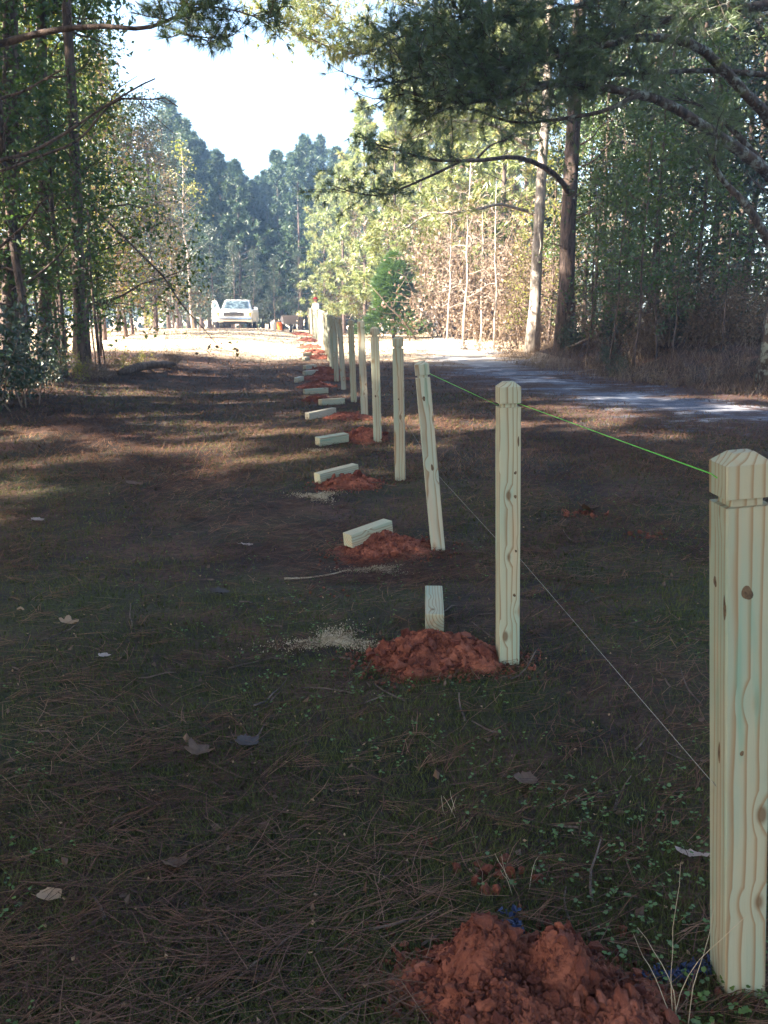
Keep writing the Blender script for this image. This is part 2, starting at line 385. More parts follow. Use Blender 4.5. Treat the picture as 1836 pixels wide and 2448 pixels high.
def limb(tb, nb, pts, r0, r1, r, start=.35, ntw=14, twl=.9, per=7, K=22, L=.19, w=.006, spread=.55, sub=True, flat=.45, k=7):
    """a pine limb through given points with needle-bearing twigs on its outer part"""
    n = len(pts); tb.tube(pts, np.linspace(r0, r1, n), k)
    if nb is None: return
    T = nrm(np.gradient(pts, axis=0)); P = []; D = []
    for s in r.uniform(start, 1.0, ntw):
        q = s * (n - 1); i = int(min(q, n - 2)); p = pts[i] + (pts[i + 1] - pts[i]) * (q - i)
        d = nrm(T[i] * .8 + r.normal(size=3) * np.array([.7, .7, flat]) + np.array([0, 0, .1]))
        tp = path(p, d, twl * r.uniform(.5, 1.2), 6, r, .16, .05)
        tb.tube(tp, np.linspace(max(r1 * .7, .006), .004, 6), 4, cap=False)
        for _ in range(per):
            a = r.uniform(.25, 1); q2 = a * 5; ii = int(min(q2, 4)); pp = tp[ii] + (tp[ii + 1] - tp[ii]) * (q2 - ii)
            dd = nrm(tp[ii + 1] - tp[ii] + .5 * r.normal(size=3))
            if sub and r.random() < .6:
                e = pp + dd * twl * .28 * r.uniform(.4, 1); tb.tube([pp, e], [.004, .003], 3, cap=False); pp = e
            P.append(pp); D.append(dd)
    tufts(nb, np.array(P), np.array(D), K, L, w, spread, r)

def pine(seed, H, R, c0=.4, spread=2.6, nb=40, K=9, L=.38, w=.035, per=5, lean=(0, 0), stubs=8, tw=4, flat=.45):
    r = rng_(seed); tb = MB(); cb = MB()
    z = np.linspace(0, H, 14); wob = np.cumsum(r.normal(size=(14, 2)) * .045, axis=0) * (H / 14); wob -= wob[0]
    tp = np.stack([wob[:, 0] * .5 + lean[0] * z, wob[:, 1] * .5 + lean[1] * z, z - .25 * (z == 0)], -1)
    rad = R * (1 - .82 * (z / H)**1.1); rad[0] *= 1.5
    tb.tube(tp, rad, 10)
    at_z = lambda h: np.array([np.interp(h, z, tp[:, 0]), np.interp(h, z, tp[:, 1]), h])
    az = r.uniform(0, 6.28)
    for b in range(nb):
        t = (b + r.random()) / nb; h = H * (c0 + (1 - c0) * t * .985); az += 2.4 + r.normal() * .35
        ln = spread * (1.02 - t)**.6 * r.uniform(.55, 1.15) * (.55 + .45 * min(1, t * 4 + .3)); el = -.05 + .75 * t + r.normal() * .12
        d = np.array([math.cos(az) * math.cos(el), math.sin(az) * math.cos(el), math.sin(el)])
        pts = path(at_z(h), d, ln, 7, r, .10, .05)
        limb(tb, cb, pts, max(.012, R * .22 * (1.1 - t)), .008, r, .3, tw, ln * .34, per, K, L, w, .6, False, flat, 5)
    for b in range(stubs):
        h = H * r.uniform(.08, max(c0, .1)); a = r.uniform(0, 6.28)
        tb.tube(path(at_z(h), (math.cos(a), math.sin(a), r.uniform(-.3, .2)), r.uniform(.4, 1.6), 5, r, .2), np.linspace(.02, .005, 5), 4, cap=False)
    return tb, cb
def broad(seed, H, R, c0=.25, spread=2.0, n1=16, n2=6, nl=9, leaf=.10, sc=.16, wand=.06, up=.35, lean=(0, 0)):
    r = rng_(seed); tb = MB(); cb = MB(); Pn = []
    z = np.linspace(0, H, 12); wob = np.cumsum(r.normal(size=(12, 2)) * wand, axis=0) * (H / 12); wob -= wob[0]
    tp = np.stack([wob[:, 0] + lean[0] * z, wob[:, 1] + lean[1] * z, z - .2 * (z == 0)], -1); tb.tube(tp, R * (1 - .85 * z / H) + .004, 8)
    az = r.uniform(0, 6.28)
    for b in range(n1):
        t = (b + r.random()) / n1; h = H * (c0 + (1 - c0) * t); az += 2.4 + r.normal() * .5
        p0 = np.array([np.interp(h, z, tp[:, 0]), np.interp(h, z, tp[:, 1]), h])
        ln = spread * (1.1 - t)**.55 * r.uniform(.5, 1.15); el = .2 + .6 * t + r.normal() * .2
        pts = path(p0, (math.cos(az) * math.cos(el), math.sin(az) * math.cos(el), math.sin(el)), ln, 7, r, .16, -.01)
        tb.tube(pts, np.linspace(max(.008, R * .35 * (1.1 - t)), .004, 7), 5, cap=False)
        for c in range(n2):
            q = r.uniform(1.5, 6); i = int(min(q, 5)); p = pts[i] + (pts[i + 1] - pts[i]) * (q - i)
            tw = path(p, nrm(pts[i + 1] - pts[i]) + .9 * r.normal(size=3), ln * .38 * r.uniform(.5, 1.2), 5, r, .2, -.03)
            tb.tube(tw, np.linspace(.007, .003, 5), 3, cap=False)
            if nl:
                a = r.uniform(.1, 4, nl); i2 = a.astype(int).clip(0, 3)
                Pn.append(tw[i2] + (tw[i2 + 1] - tw[i2]) * (a - i2)[:, None] + r.normal(size=(nl, 3)) * sc)
    if nl: leaves(cb, np.concatenate(Pn), leaf, r, up)
    return tb, cb
def shrub(seed, H, spread, stems=9, n2=8, nl=12, leaf=.07, sc=.08, thick=.012):
    r = rng_(seed); tb = MB(); cb = MB(); Pn = []
    for s in range(stems):
        a = r.uniform(0, 6.28); b = r.uniform(.1, .8)
        pts = path((r.normal() * spread * .25, r.normal() * spread * .25, -.05), (math.cos(a) * b, math.sin(a) * b, 1), H * r.uniform(.6, 1.1), 8, r, .14)
        tb.tube(pts, np.linspace(thick, .003, 8), 4, cap=False)
        for c in range(n2):
            q = r.uniform(1, 7); i = int(min(q, 6)); p = pts[i] + (pts[i + 1] - pts[i]) * (q - i)
            tw = path(p, r.normal(size=3) + np.array([0, 0, .5]), spread * .5 * r.uniform(.4, 1), 5, r, .22)
            tb.tube(tw, np.linspace(.005, .002, 5), 3, cap=False)
            if nl:
                x = r.uniform(.2, 4, nl); i2 = x.astype(int).clip(0, 3)
                Pn.append(tw[i2] + (tw[i2 + 1] - tw[i2]) * (x - i2)[:, None] + r.normal(size=(nl, 3)) * sc)
    if nl: leaves(cb, np.concatenate(Pn), leaf, r, .4)
    return tb, cb
def cedar(seed, H, R):
    r = rng_(seed); tb = MB(); cb = MB(); tb.tube([[0, 0, -.2], [0, 0, H * .5], [0, 0, H]], [.08, .05, .01], 7)
    N = 2600; t = r.random(N)**.8; rr = R * (1 - t)**.7 * r.uniform(.45, 1.05, N) * (1 + .25 * np.sin(9 * t + 3 * r.random())); a = r.uniform(0, 6.28, N)
    P = np.stack([rr * np.cos(a), rr * np.sin(a), .15 + H * t], -1); D = np.stack([np.cos(a), np.sin(a), .7 + 0 * a], -1)
    tufts(cb, P, D, 8, .34, .05, .4, r)
    return tb, cb
class Kind:
    def __init__(self, name, cat, tb, cb, tm, cm, tn='trunk', cn='crown'):
        self.name = name; self.cat = cat; self.tm = tb.mesh(tn, tm, True); self.cm = cb.mesh(cn, cm) if cb.n else None; self.tn = tn; self.cn = cn
    def put(self, x, y, sc=1.0, rz=0.0, label=None, group=None, sz=None):
        o = empty(self.name, (x, y, gz(x, y)), rz); o.scale = (sc, sc, sz or sc)
        part(self.tn, self.tm, o)
        if self.cm: part(self.cn, self.cm, o)
        tag(o, label, self.cat, group); return o
def plant_row(kind_list, spots, text, group, seed=0):
    """spots = (x, y, scale); labels count along the row as the camera sees it"""
    r = rng_(seed); order = sorted(range(len(spots)), key=lambda i: spots[i][0] / spots[i][1])
    for k, i in enumerate(order):
        x, y, s = spots[i][:3]; kd = kind_list[i % len(kind_list)]
        kd.put(x, y, s, r.uniform(0, 6.28), text.replace('#', ORD[k]), group)
def bx(px, Y): return (px * 1.1067 - CX) / F * Y * 1.0   # x at depth Y of a column of the picture (small view pixels)

# ------------------------------------------------------------------ tree kinds
PINES = [Kind('pine_tree', 'pine tree', *pine(11 + i, 16, .17, .38, 2.9, 44, 10, .42, .05, 6), M['bark'], M['needle']) for i in range(3)]
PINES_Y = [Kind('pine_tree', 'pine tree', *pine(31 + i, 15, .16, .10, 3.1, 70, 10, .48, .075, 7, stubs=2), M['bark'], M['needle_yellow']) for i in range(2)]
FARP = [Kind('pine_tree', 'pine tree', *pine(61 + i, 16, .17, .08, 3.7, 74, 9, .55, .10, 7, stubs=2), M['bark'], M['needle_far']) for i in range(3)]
DENSE = [Kind('pine_tree', 'pine tree', *pine(51 + i, 22, .24, .30, 4.2, 60, 12, .50, .075, 7, tw=5), M['bark'], M['needle']) for i in range(2)]
BR_G = [Kind('leafy_tree', 'tree', *broad(71 + i, 8, .07, .12, 2.0, 26, 8, 24, .095, .20), M['bark'], M['leaf_green']) for i in range(2)]
BR_D = [Kind('leafy_tree', 'tree', *broad(81 + i, 10, .09, .10, 2.5, 28, 8, 18, .125, .22), M['bark'], M['leaf_dark']) for i in range(3)]
BR_A = [Kind('autumn_tree', 'tree', *broad(91 + i, 10, .09, .10, 2.6, 28, 8, 14, .17, .22), M['bark'], M['leaf_autumn']) for i in range(2)]
BR_Y = [Kind('leafy_tree', 'tree', *broad(95 + i, 8, .06, .15, 1.9, 22, 7, 16, .10, .20), M['bark'], M['leaf_yellow']) for i in range(2)]
BARE = [Kind('bare_sapling', 'sapling', *broad(101 + i, 7, .055, .25, 1.6, 18, 6, 0, wand=.085), M['bark_pale'], M['leaf_autumn']) for i in range(2)]
THIN = [Kind('leafy_sapling', 'sapling', *broad(111 + i, 4.6, .025, .3, .9, 12, 5, 8, .10, .1), M['bark'], M['leaf_green']) for i in range(2)]
SHRUB = [Kind('leafy_shrub', 'shrub', *shrub(121 + i, 1.6, .9, 11, 8, 12, .085, .09), M['twig'], M['leaf_dark'], 'stems', 'foliage') for i in range(2)]
SHRUB_L = [Kind('leafy_shrub', 'shrub', *shrub(125 + i, 1.5, .9, 9, 8, 10, .075, .08), M['twig'], M['leaf_yellow'], 'stems', 'foliage') for i in range(2)]
BRUSH = [Kind('brush_clump', 'brush', *shrub(131 + i, 2.1, 1.2, 26, 12, 6, .07, .10), M['twig'], M['leaf_brown'], 'stems', 'foliage') for i in range(3)]
CED = Kind('cedar_tree', 'cedar', *cedar(141, 4.6, 1.4), M['bark'], M['cedar'])
WEED = [Kind('dry_weed', 'weed', *shrub(151 + i, .55, .25, 14, 3, 2, .05, .03, .004), M['twig'], M['leaf_brown'], 'stems', 'foliage') for i in range(2)]

# ------------------------------------------------------------------ trees that stand to the left of the path
TR = []
def trunk_pine(base_px, Y, R, H, c0, seed, label, tm='bark', lean_top=None, spread=2.4, nb=30, cm='needle', group=None, stubs=14):
    x = bx(base_px, Y); lean = (0, 0)
    if lean_top: # (px, py) the trunk passes at the same depth
        p = at(lean_top[0] * 1.1067, lean_top[1] * 1.1067, Y); lean = ((p[0] - x) / (p[2] - gz(x, Y)), 0)
    tb, cb = pine(seed, H, R, c0, spread, nb, 12, .34, .03, 6, lean, stubs)
    o = empty('pine_tree', (x, Y, gz(x, Y))); tb.build('trunk', M[tm], o, True); cb.build('crown', M[cm], o)
    return tag(o, label, 'pine tree', group)
trunk_pine(42, 14.0, .15, 15, .55, 201, 'thick dark pine trunk nearest the left edge of the photo', lean_top=(22, 100))
trunk_pine(112, 16.5, .13, 14, .55, 202, 'dark pine trunk standing between two others in the left wood', lean_top=(92, 60))
trunk_pine(180, 15.5, .115, 13, .6, 203, 'slim straight dark pine trunk at the right end of the left wood', lean_top=(150, 60))
plant_row(BR_G, [(bx(70, 13), 13, .95), (bx(200, 17), 17, 1.05), (bx(150, 14.5), 14.5, .62), (bx(-20, 13.5), 13.5, 1.15), (bx(120, 19), 19, 1.2), (bx(60, 16), 16, 1.4), (bx(150, 21), 21, 1.3)],
          '# green leafy tree from the left edge in the left wood', 'green trees of the left wood', 3)
plant_row(BR_Y, [(bx(20, 16), 16, 1.0), (bx(130, 18), 18, 1.1), (bx(225, 20), 20, .8)],
          '# yellowing leafy tree from the left edge in the left wood', 'yellow trees of the left wood', 4)
plant_row(THIN, [(bx(215, 16.5), 16.5, .7), (bx(235, 17.2), 17.2, .6), (bx(95, 15), 15, .9), (bx(140, 15.6), 15.6, 1.0)],
          '# thin leafy sapling from the left under the left wood', 'saplings of the left wood', 5)
plant_row(SHRUB, [(bx(15, 11.2), 11.2, .85), (bx(70, 12.0), 12.0, .7), (bx(-40, 10.6), 10.6, 1.0), (bx(125, 13.0), 13.0, .5)],
          '# dark leafy shrub from the left edge below the left wood', 'dark shrubs at the left edge', 6)
plant_row(SHRUB_L, [(bx(185, 14.2), 14.2, .42), (bx(265, 16.2), 16.2, .35), (bx(320, 17), 17, .3)],
          '# low yellow green shrub from the left at the foot of the left wood', 'low shrubs of the left wood', 7)
# autumn trees farther back on the left
plant_row(BR_A, [(bx(300, 33), 33, .75), (bx(345, 40), 40, .85), (bx(240, 28), 28, .85), (bx(385, 46), 46, .75), (bx(190, 36), 36, 1.0), (bx(80, 34), 34, 1.2), (bx(20, 30), 30, 1.1)],
          '# brown and yellow autumn tree from the left behind the left wood', 'autumn trees on the left', 8)
plant_row(BR_D, [(bx(270, 38), 38, 1.2), (bx(330, 48), 48, 1.15), (bx(395, 54), 54, 1.05), (bx(140, 40), 40, 1.3), (bx(285, 30), 30, .85), (bx(350, 38), 38, .95), (bx(375, 50), 50, 1.15), (bx(225, 32), 32, 1.1)],
          '# dark green tree from the left among the left autumn trees', 'dark trees on the left', 9)
SHRUB_L[0].put(bx(335, 44), 44, 1.1, 1.0, 'round pale green bush at the edge of the sunlit clearing left of the pickup')
Kind('bare_trunk_tree', 'tree', *broad(301, 9, .09, .55, 1.6, 10, 5, 7, .16, .2), M['bark_pale'], M['leaf_yellow']).put(bx(428, 46), 46, 1, 0, 'pale thin trunk with yellow leaves standing left of the pickup')

# the far wall of pines behind the pickup
far = [(bx(400, 64), 64, 1.0), (bx(430, 60), 60, .86), (bx(462, 66), 66, .86), (bx(495, 62), 62, .76), (bx(528, 60), 60, .70), (bx(560, 64), 64, .66), (bx(590, 68), 68, .74), (bx(615, 62), 62, .76), (bx(640, 70), 70, .85), (bx(445, 70), 70, .92), (bx(478, 72), 72, .88), (bx(512, 70), 70, .80), (bx(545, 72), 72, .76), (bx(575, 74), 74, .78), (bx(604, 76), 76, .84), (bx(655, 60), 60, .74), (bx(418, 72), 72, 1.0),
       (bx(668, 64), 64, .85), (bx(700, 70), 70, .92), (bx(735, 68), 68, .86), (bx(770, 72), 72, .92)]
plant_row(FARP, far, '# hazy dark pine from the left in the wall behind the pickup', 'pines in the far wall', 10)
plant_row(BR_D, [(bx(380, 58), 58, .8), (bx(425, 57), 57, .6), (bx(470, 58), 58, .65), (bx(515, 57), 57, .55), (bx(555, 58), 58, .5), (bx(600, 57), 57, .45), (bx(650, 58), 58, .5), (bx(700, 60), 60, .5)],
          '# low dark tree from the left under the far pines', 'undergrowth trees behind the pickup', 11)
plant_row(BR_A, [(bx(720, 54), 54, .42), (bx(790, 50), 50, .75), (bx(760, 56), 56, .6)], '# low autumn tree from the left behind the fence posts', 'autumn trees behind the fence', 12)

# sunlit trees right of the middle
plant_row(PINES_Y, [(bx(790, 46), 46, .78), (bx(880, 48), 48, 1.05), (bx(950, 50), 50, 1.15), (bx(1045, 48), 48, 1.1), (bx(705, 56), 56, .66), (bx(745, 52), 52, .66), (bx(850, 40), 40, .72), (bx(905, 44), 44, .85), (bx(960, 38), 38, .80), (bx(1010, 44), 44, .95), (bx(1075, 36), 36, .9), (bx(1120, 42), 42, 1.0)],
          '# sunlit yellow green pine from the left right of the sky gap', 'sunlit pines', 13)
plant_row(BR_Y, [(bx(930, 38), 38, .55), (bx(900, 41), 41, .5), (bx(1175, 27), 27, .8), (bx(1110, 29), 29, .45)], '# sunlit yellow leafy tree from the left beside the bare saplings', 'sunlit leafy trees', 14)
CED.put(bx(850, 36), 36, 1.0, .3, 'bright green cedar leaning over the small white shed', None, .72)
plant_row(BARE, [(bx(962, 31), 31, .62), (bx(998, 29), 29, .85), (bx(1062, 27), 27, .72), (bx(1035, 32), 32, .7)],
          '# bare pale sapling from the left against the brown brush', 'bare sunlit saplings', 15)
plant_row(BRUSH, [(bx(965, 37), 37, 1.8), (bx(1005, 35), 35, 2.3), (bx(1050, 34), 34, 2.6), (bx(1090, 33), 33, 2.5), (bx(1120, 30), 30, 2.0), (bx(1170, 28), 28, 1.6), (bx(1035, 38), 38, 3.0), (bx(1085, 38), 38, 3.2)],
          '# sunlit brown brush clump from the left behind the bare saplings', 'sunlit brush', 16)
plant_row(WEED, [(bx(1000, 27), 27, 1.2), (bx(1035, 26), 26, 1.3), (bx(1075, 25.5), 25.5, 1.4), (bx(1105, 25), 25, 1.5), (bx(1180, 24), 24, 1.2)],
          '# tuft of dry weeds from the left along the sunlit drive edge', 'sunlit weeds', 17)

# ------------------------------------------------------------------ the two lit trunks and their limbs
def fp(L, Ys):                       # polyline from picture points with depths -> smooth 3D points
    L = np.asarray(L, float); Y = np.interp(np.linspace(0, 1, len(L)), np.linspace(0, 1, len(Ys)), Ys)
    return spline(np.array([at(a, b, y) for (a, b), y in zip(L, Y)]), 16)
def limbs_local(mb, n0, off):
    for i in range(n0, len(mb.v)): mb.v[i] = mb.v[i] - np.array(off)
def tree_with_limbs(name, loc, trunk_args, limb_fn, tm, cm, label, cat='pine tree'):
    tb, cb = pine(*trunk_args[0], **trunk_args[1]); n1, n2 = len(tb.v), len(cb.v)
    limb_fn(tb, cb); limbs_local(tb, n1, loc); limbs_local(cb, n2, loc)
    o = empty(name, loc); tb.build('trunk', M[tm], o, True); cb.build('crown', M[cm], o)
    return tag(o, label, cat)
x0, Y0 = bx(1143, 24), 24.0
def lf_white(tb, cb):
    limb(tb, cb, fp([(1262, 505), (1222, 495), (1195, 488), (1138, 503), (1003, 522), (965, 549), (900, 549)], (24, 23.2, 22.5)), .05, .015, rng_(1), .3, 22, 1.2, 8, 12, .26, .02)
    limb(tb, cb, fp([(1262, 230), (1190, 160), (1110, 80), (1053, 31), (965, 0), (900, -30)], (24, 23, 22)), .06, .015, rng_(2), .3, 26, 1.3, 8, 14, .26, .02)
    limb(tb, cb, fp([(1262, 215), (1120, 180), (980, 140), (850, 81), (754, 15), (700, -30)], (24, 22, 21)), .06, .012, rng_(3), .4, 44, 1.3, 9, 14, .34, .016)
    limb(tb, cb, fp([(1260, 250), (1120, 225), (980, 155), (915, 130), (830, 125), (745, 95), (660, 60)], (24, 22, 20.5)), .05, .010, rng_(4), .4, 44, 1.1, 9, 14, .26, .02)
    limb(tb, cb, fp([(1262, 350), (1180, 300), (1080, 290), (990, 330), (930, 350)], (24, 23.5, 23)), .05, .012, rng_(5), .25, 30, 1.2, 8, 12, .26, .02)
tree_with_limbs('pine_tree', (x0, Y0, gz(x0, Y0)), ((401, 17, .17, .52, 3.6, 40, 14, .32, .022, 9, (.006, 0), 10), {}), lf_white, 'bark_pale', 'needle_yellow',
                'pale sunlit straight pine trunk at the end of the gravel drive')
xb, Yb = bx(1213, 22), 22.0
def lf_big(tb, cb):
    main = fp([(1362, 465), (1339, 430), (1296, 397), (1233, 376), (1178, 380), (1138, 384), (1022, 380), (946, 357), (888, 342)], (22, 21, 19.5, 19))
    limb(tb, cb, main, .075, .015, rng_(6), .66, 22, .9, 9, 16, .24, .014)
    limb(tb, cb, fp([(1150, 383), (1118, 382), (1042, 415), (965, 449), (926, 465), (850, 461), (792, 442)], (20, 19.5, 19)), .04, .010, rng_(7), .4, 14, .9, 9, 16, .24, .014)
    limb(tb, cb, fp([(1140, 380), (1170, 350), (1215, 330), (1240, 310)], (20, 20, 20)), .03, .010, rng_(8), .3, 8, .6, 7, 14, .24, .014)
    for k, (h0, dx) in enumerate([(4.4, .9), (4.9, .6), (3.2, .7), (5.4, -.8)]):
        p = np.array([xb + dx * .15, Yb - .22, gz(xb, Yb) + h0]); limb(tb, None, path(p, (dx, -.5, .25), 1.3, 7, rng_(60 + k), .22), .025, .006, rng_(9))
tree_with_limbs('pine_tree', (xb, Yb, gz(xb, Yb)), ((402, 20, .215, .55, 4.2, 46, 14, .32, .024, 9, (.024, 0), 12), {}), lf_big, 'bark', 'needle',
                'thick two toned pine trunk with a long bare limb reaching left')

# ------------------------------------------------------------------ pine at the right edge with limbs over the drive
xr, Yr = (1838 - CX) / F * 14.2, 14.2
def lf_right(tb, cb):
    A = dict(twl=.85, per=12, K=22, L=.19, w=.006, spread=.40)
    limb(tb, cb, fp([(1850, 430), (1811, 392), (1684, 304), (1579, 240), (1516, 224), (1431, 207), (1305, 203), (1234, 224), (1100, 246), (1022, 232), (960, 215)], (14.2, 13.2, 12.4, 12)), .10, .014, rng_(21), .42, 55, **A)
    limb(tb, cb, fp([(1850, 300), (1828, 270), (1769, 211), (1684, 122), (1642, 101), (1537, 89), (1389, 122), (1262, 148), (1136, 177), (1030, 180), (930, 200)], (14.2, 13.4, 12.6, 12)), .09, .014, rng_(22), .42, 85, **A)
    limb(tb, cb, fp([(1850, 10), (1727, 25), (1634, 38), (1558, 55), (1486, 80), (1368, 110), (1262, 143), (1136, 120), (1020, 75), (950, 90)], (14.2, 13.6, 12.9, 12.4)), .08, .012, rng_(23), .35, 90, **A)
    limb(tb, cb, fp([(1850, 180), (1706, 169), (1558, 173), (1389, 186), (1242, 198), (1120, 160), (1000, 130)], (14.2, 13.6, 13.2)), .045, .010, rng_(24), .35, 60, **A)
    limb(tb, cb, fp([(1530, 226), (1507, 236), (1452, 262), (1347, 283), (1220, 291), (1130, 262), (1050, 262)], (12.7, 12.6, 12.4)), .035, .008, rng_(25), .3, 12, **A)
    limb(tb, cb, fp([(1850, 600), (1828, 561), (1775, 480), (1722, 422), (1700, 370)], (14.2, 13.8, 13.6)), .085, .03, rng_(26), .7, 6, **A)
    limb(tb, cb, fp([(1850, 430), (1807, 375), (1740, 300), (1676, 253), (1620, 235)], (14.2, 14.6, 14.8)), .07, .015, rng_(27), .5, 16, **A)
    limb(tb, cb, fp([(1850, -80), (1700, -60), (1500, -20), (1350, 20), (1200, 40), (1080, 40)], (14.2, 13.2, 12.6)), .07, .012, rng_(28), .3, 80, **A)
    limb(tb, cb, fp([(1850, -160), (1780, -90), (1700, -20), (1640, 60)], (14.2, 13.0, 12.0)), .05, .012, rng_(29), .3, 40, **A)
tree_with_limbs('pine_tree', (xr, Yr, gz(xr, Yr)), ((403, 19, .20, .60, 3.6, 34, 14, .30, .022, 8, (-.004, 0), 6), {}), lf_right, 'bark_lichen', 'needle',
                'lichen covered pine at the right edge with dark limbs arching over the drive')
# ------------------------------------------------------------------ dark wood behind the drive on the right
plant_row(BR_D, [(bx(1290, 24), 24, .95), (bx(1350, 26), 26, 1.15), (bx(1400, 21), 21, .95), (bx(1460, 25), 25, 1.2), (bx(1520, 20), 20, 1.0), (bx(1580, 24), 24, 1.2), (bx(1640, 19), 19, 1.05), (bx(1700, 21), 21, 1.2), (bx(1440, 30), 30, 1.35), (bx(1560, 30), 30, 1.4), (bx(1330, 32), 32, 1.3)],
          '# dark leafy tree from the left in the right hand wood', 'dark trees of the right wood', 18)
plant_row(BR_G, [(bx(1270, 23), 23, .7), (bx(1330, 20), 20, .62), (bx(1385, 18.5), 18.5, .7), (bx(1480, 18.5), 18.5, .75), (bx(1250, 26), 26, 1.0)],
          '# lighter green leafy tree from the left along the right wood edge', 'green trees of the right wood', 19)
plant_row(DENSE, [(bx(1300, 38), 38, 1.0), (bx(1420, 36), 36, 1.0), (bx(1530, 36), 36, 1.05), (bx(1650, 30), 30, 1.0), (bx(1760, 26), 26, .9)],
          '# tall pine from the left rising deep in the right wood', 'tall pines of the right wood', 20)
plant_row(THIN, [(bx(1262, 19), 19, .9), (bx(1310, 18), 18, .85), (bx(1362, 17), 17, 1.0), (bx(1408, 17.2), 17.2, .8), (bx(1545, 16.5), 16.5, .7), (bx(1437, 16.2), 16.2, .6)],
          '# thin dark sapling from the left at the right wood edge', 'saplings of the right wood', 21)
plant_row(BRUSH, [(bx(1260, 22), 22, .6), (bx(1305, 20), 20, .75), (bx(1380, 18), 18, .65), (bx(1435, 18.5), 18.5, .9), (bx(1500, 17.5), 17.5, .7), (bx(1560, 17), 17, .8), (bx(1420, 22), 22, 1.1), (bx(1600, 20), 20, 1.0), (bx(1650, 17.5), 17.5, .7)],
          '# brown brush clump from the left along the right wood edge', 'brush along the right wood', 22)
plant_row(WEED, [(bx(1290, 17.4), 17.4, .8), (bx(1375, 15.6), 15.6, .8), (bx(1420, 15.2), 15.2, .9), (bx(1485, 15), 15, .8), (bx(1530, 14.8), 14.8, .9), (bx(1590, 14.8), 14.8, .8), (bx(1340, 16.4), 16.4, .7), (bx(1265, 18.4), 18.4, .8), (bx(1450, 14.6), 14.6, .5)],
          '# tuft of dry weeds from the left on the bank below the right wood', 'weeds on the bank', 23)
plant_row(SHRUB, [(bx(1322, 17), 17, .35), (bx(1235, 21), 21, .6), (bx(1300, 18.5), 18.5, .35), (bx(1345, 19.5), 19.5, .8), (bx(1410, 19), 19, .7), (bx(1475, 18.2), 18.2, .75), (bx(1530, 18), 18, .9), (bx(1590, 17.6), 17.6, .8)], '# small green bush from the left at the foot of the right wood', 'small bushes on the bank', 24)
fb = MB(); fb.tube(spline(np.array([ground_at(1355, 838) + [0, 0, .05], at(1400, 812, 20.4), at(1450, 785, 20.2), at(1462, 762, 20.1)]), 10), np.linspace(.05, .015, 10), 6)
tag(fb.build('fallen_branch', M['twig'], None, True), 'bare fallen branch slanting up from the foot of the thick pine', 'branch')

# ------------------------------------------------------------------ pine just outside the left edge whose limbs reach in at the top
xl, Yl = -5.6, 10.2
def lf_left(tb, cb):
    b0 = np.array([xl, Yl, 0.])
    A = dict(twl=.38, per=8, K=24, L=.16, w=.006, spread=.45)
    J = lambda L, Ys, z0: spline(np.concatenate([[[xl, Yl, z0]], np.array([at(a, b, y) for (a, b), y in zip(L, np.linspace(Ys[0], Ys[1], len(L)))])]), 22)
    limb(tb, cb, J([(0, 105), (84, 82), (148, 70), (253, 63), (338, 68), (380, 59), (422, 38), (470, 24), (505, 8)], (10, 9.6), 4.5), .055, .012, rng_(41), .82, 26, **A)
    limb(tb, cb, fp([(380, 59), (420, 72), (456, 84), (506, 91), (530, 92)], (9.7, 9.6)), .012, .006, rng_(42), .3, 12, **A)
    limb(tb, cb, fp([(500, 15), (560, 25), (620, 45), (650, 60)], (9.6, 9.5)), .010, .005, rng_(45), .3, 6, **A)
    for L, z0, r0, s in (([(0, 236), (63, 215), (105, 190), (152, 165)], 3.7, .03, 1), ([(0, 384), (76, 363), (139, 329), (203, 287), (253, 253), (295, 228), (338, 203), (371, 188)], 2.9, .035, 2),
                      ([(0, 590), (42, 553), (76, 519), (93, 490), (122, 464)], 2.0, .03, 3), ([(0, 410), (100, 372), (180, 340), (290, 236), (360, 238), (388, 232), (425, 255)], 2.95, .022, 4)):
        p = J(L, (10, 9.7), z0); limb(tb, None, p, r0, .007, rng_(s))
        r = rng_(500 + s)
        for _ in range(7):
            i = r.integers(6, 20); limb(tb, None, path(p[i], nrm(p[i + 1] - p[i]) + .7 * r.normal(size=3), r.uniform(.2, .6), 5, r, .2), .008, .003, r, k=4)
tree_with_limbs('pine_tree', (xl, Yl, gz(xl, Yl)), ((404, 18, .22, .58, 3.2, 34, 14, .34, .03, 7, (0, 0), 6), {}), lf_left, 'bark', 'needle',
                'pine at the left edge whose long needle tipped limb crosses the top left corner')
# pines outside the frame that shade the near ground, added and spaced for that shade
rs = rng_(77)
SH = [(-9.5, 6, 1.0), (-8, 1.5, .95), (-11, -3, 1.05), (-14, 3, 1.1), (-17, -2, 1.15), (-15, 9, 1.0), (-20, 5, 1.15), (-13, -9, 1.1), (-8, -8, 1.0), (-20, -8, 1.2), (-24, 0, 1.2), (-6.5, -4, .9), (-11.5, 11.5, .82), (-27, 8, 1.2)]
SH += [(-7.2, 11.5, 1.0), (-9.5, 13, .9), (-6.2, 7.5, 1.0), (-5.6, 2.5, 1.0), (-5, -2, 1.05), (-1.5, -7, 1.1), (3, -8, 1.05), (7.5, -5, 1.0), (6.8, 1.0, 1.0), (8.6, 4.5, 1.0), (11, -1, 1.1), (-4, -12, 1.2), (11, 7.5, 1.0), (5, -13, 1.1), (13, 3, 1.1)]
SH = [q for q in SH if q[:2] not in ((-7.2, 11.5), (-6.2, 7.5), (-9.5, 6), (-14, 3), (-20, 5), (-24, 0), (-15, 9), (-27, 8))] + [(-7.6, 10.4, 1.25), (-11.5, 10.8, 1.2), (-10, 9.0, 1.3), (-10.5, -.8, 1.0), (-15.5, -4, 1.1), (-18, -6, 1.1)]
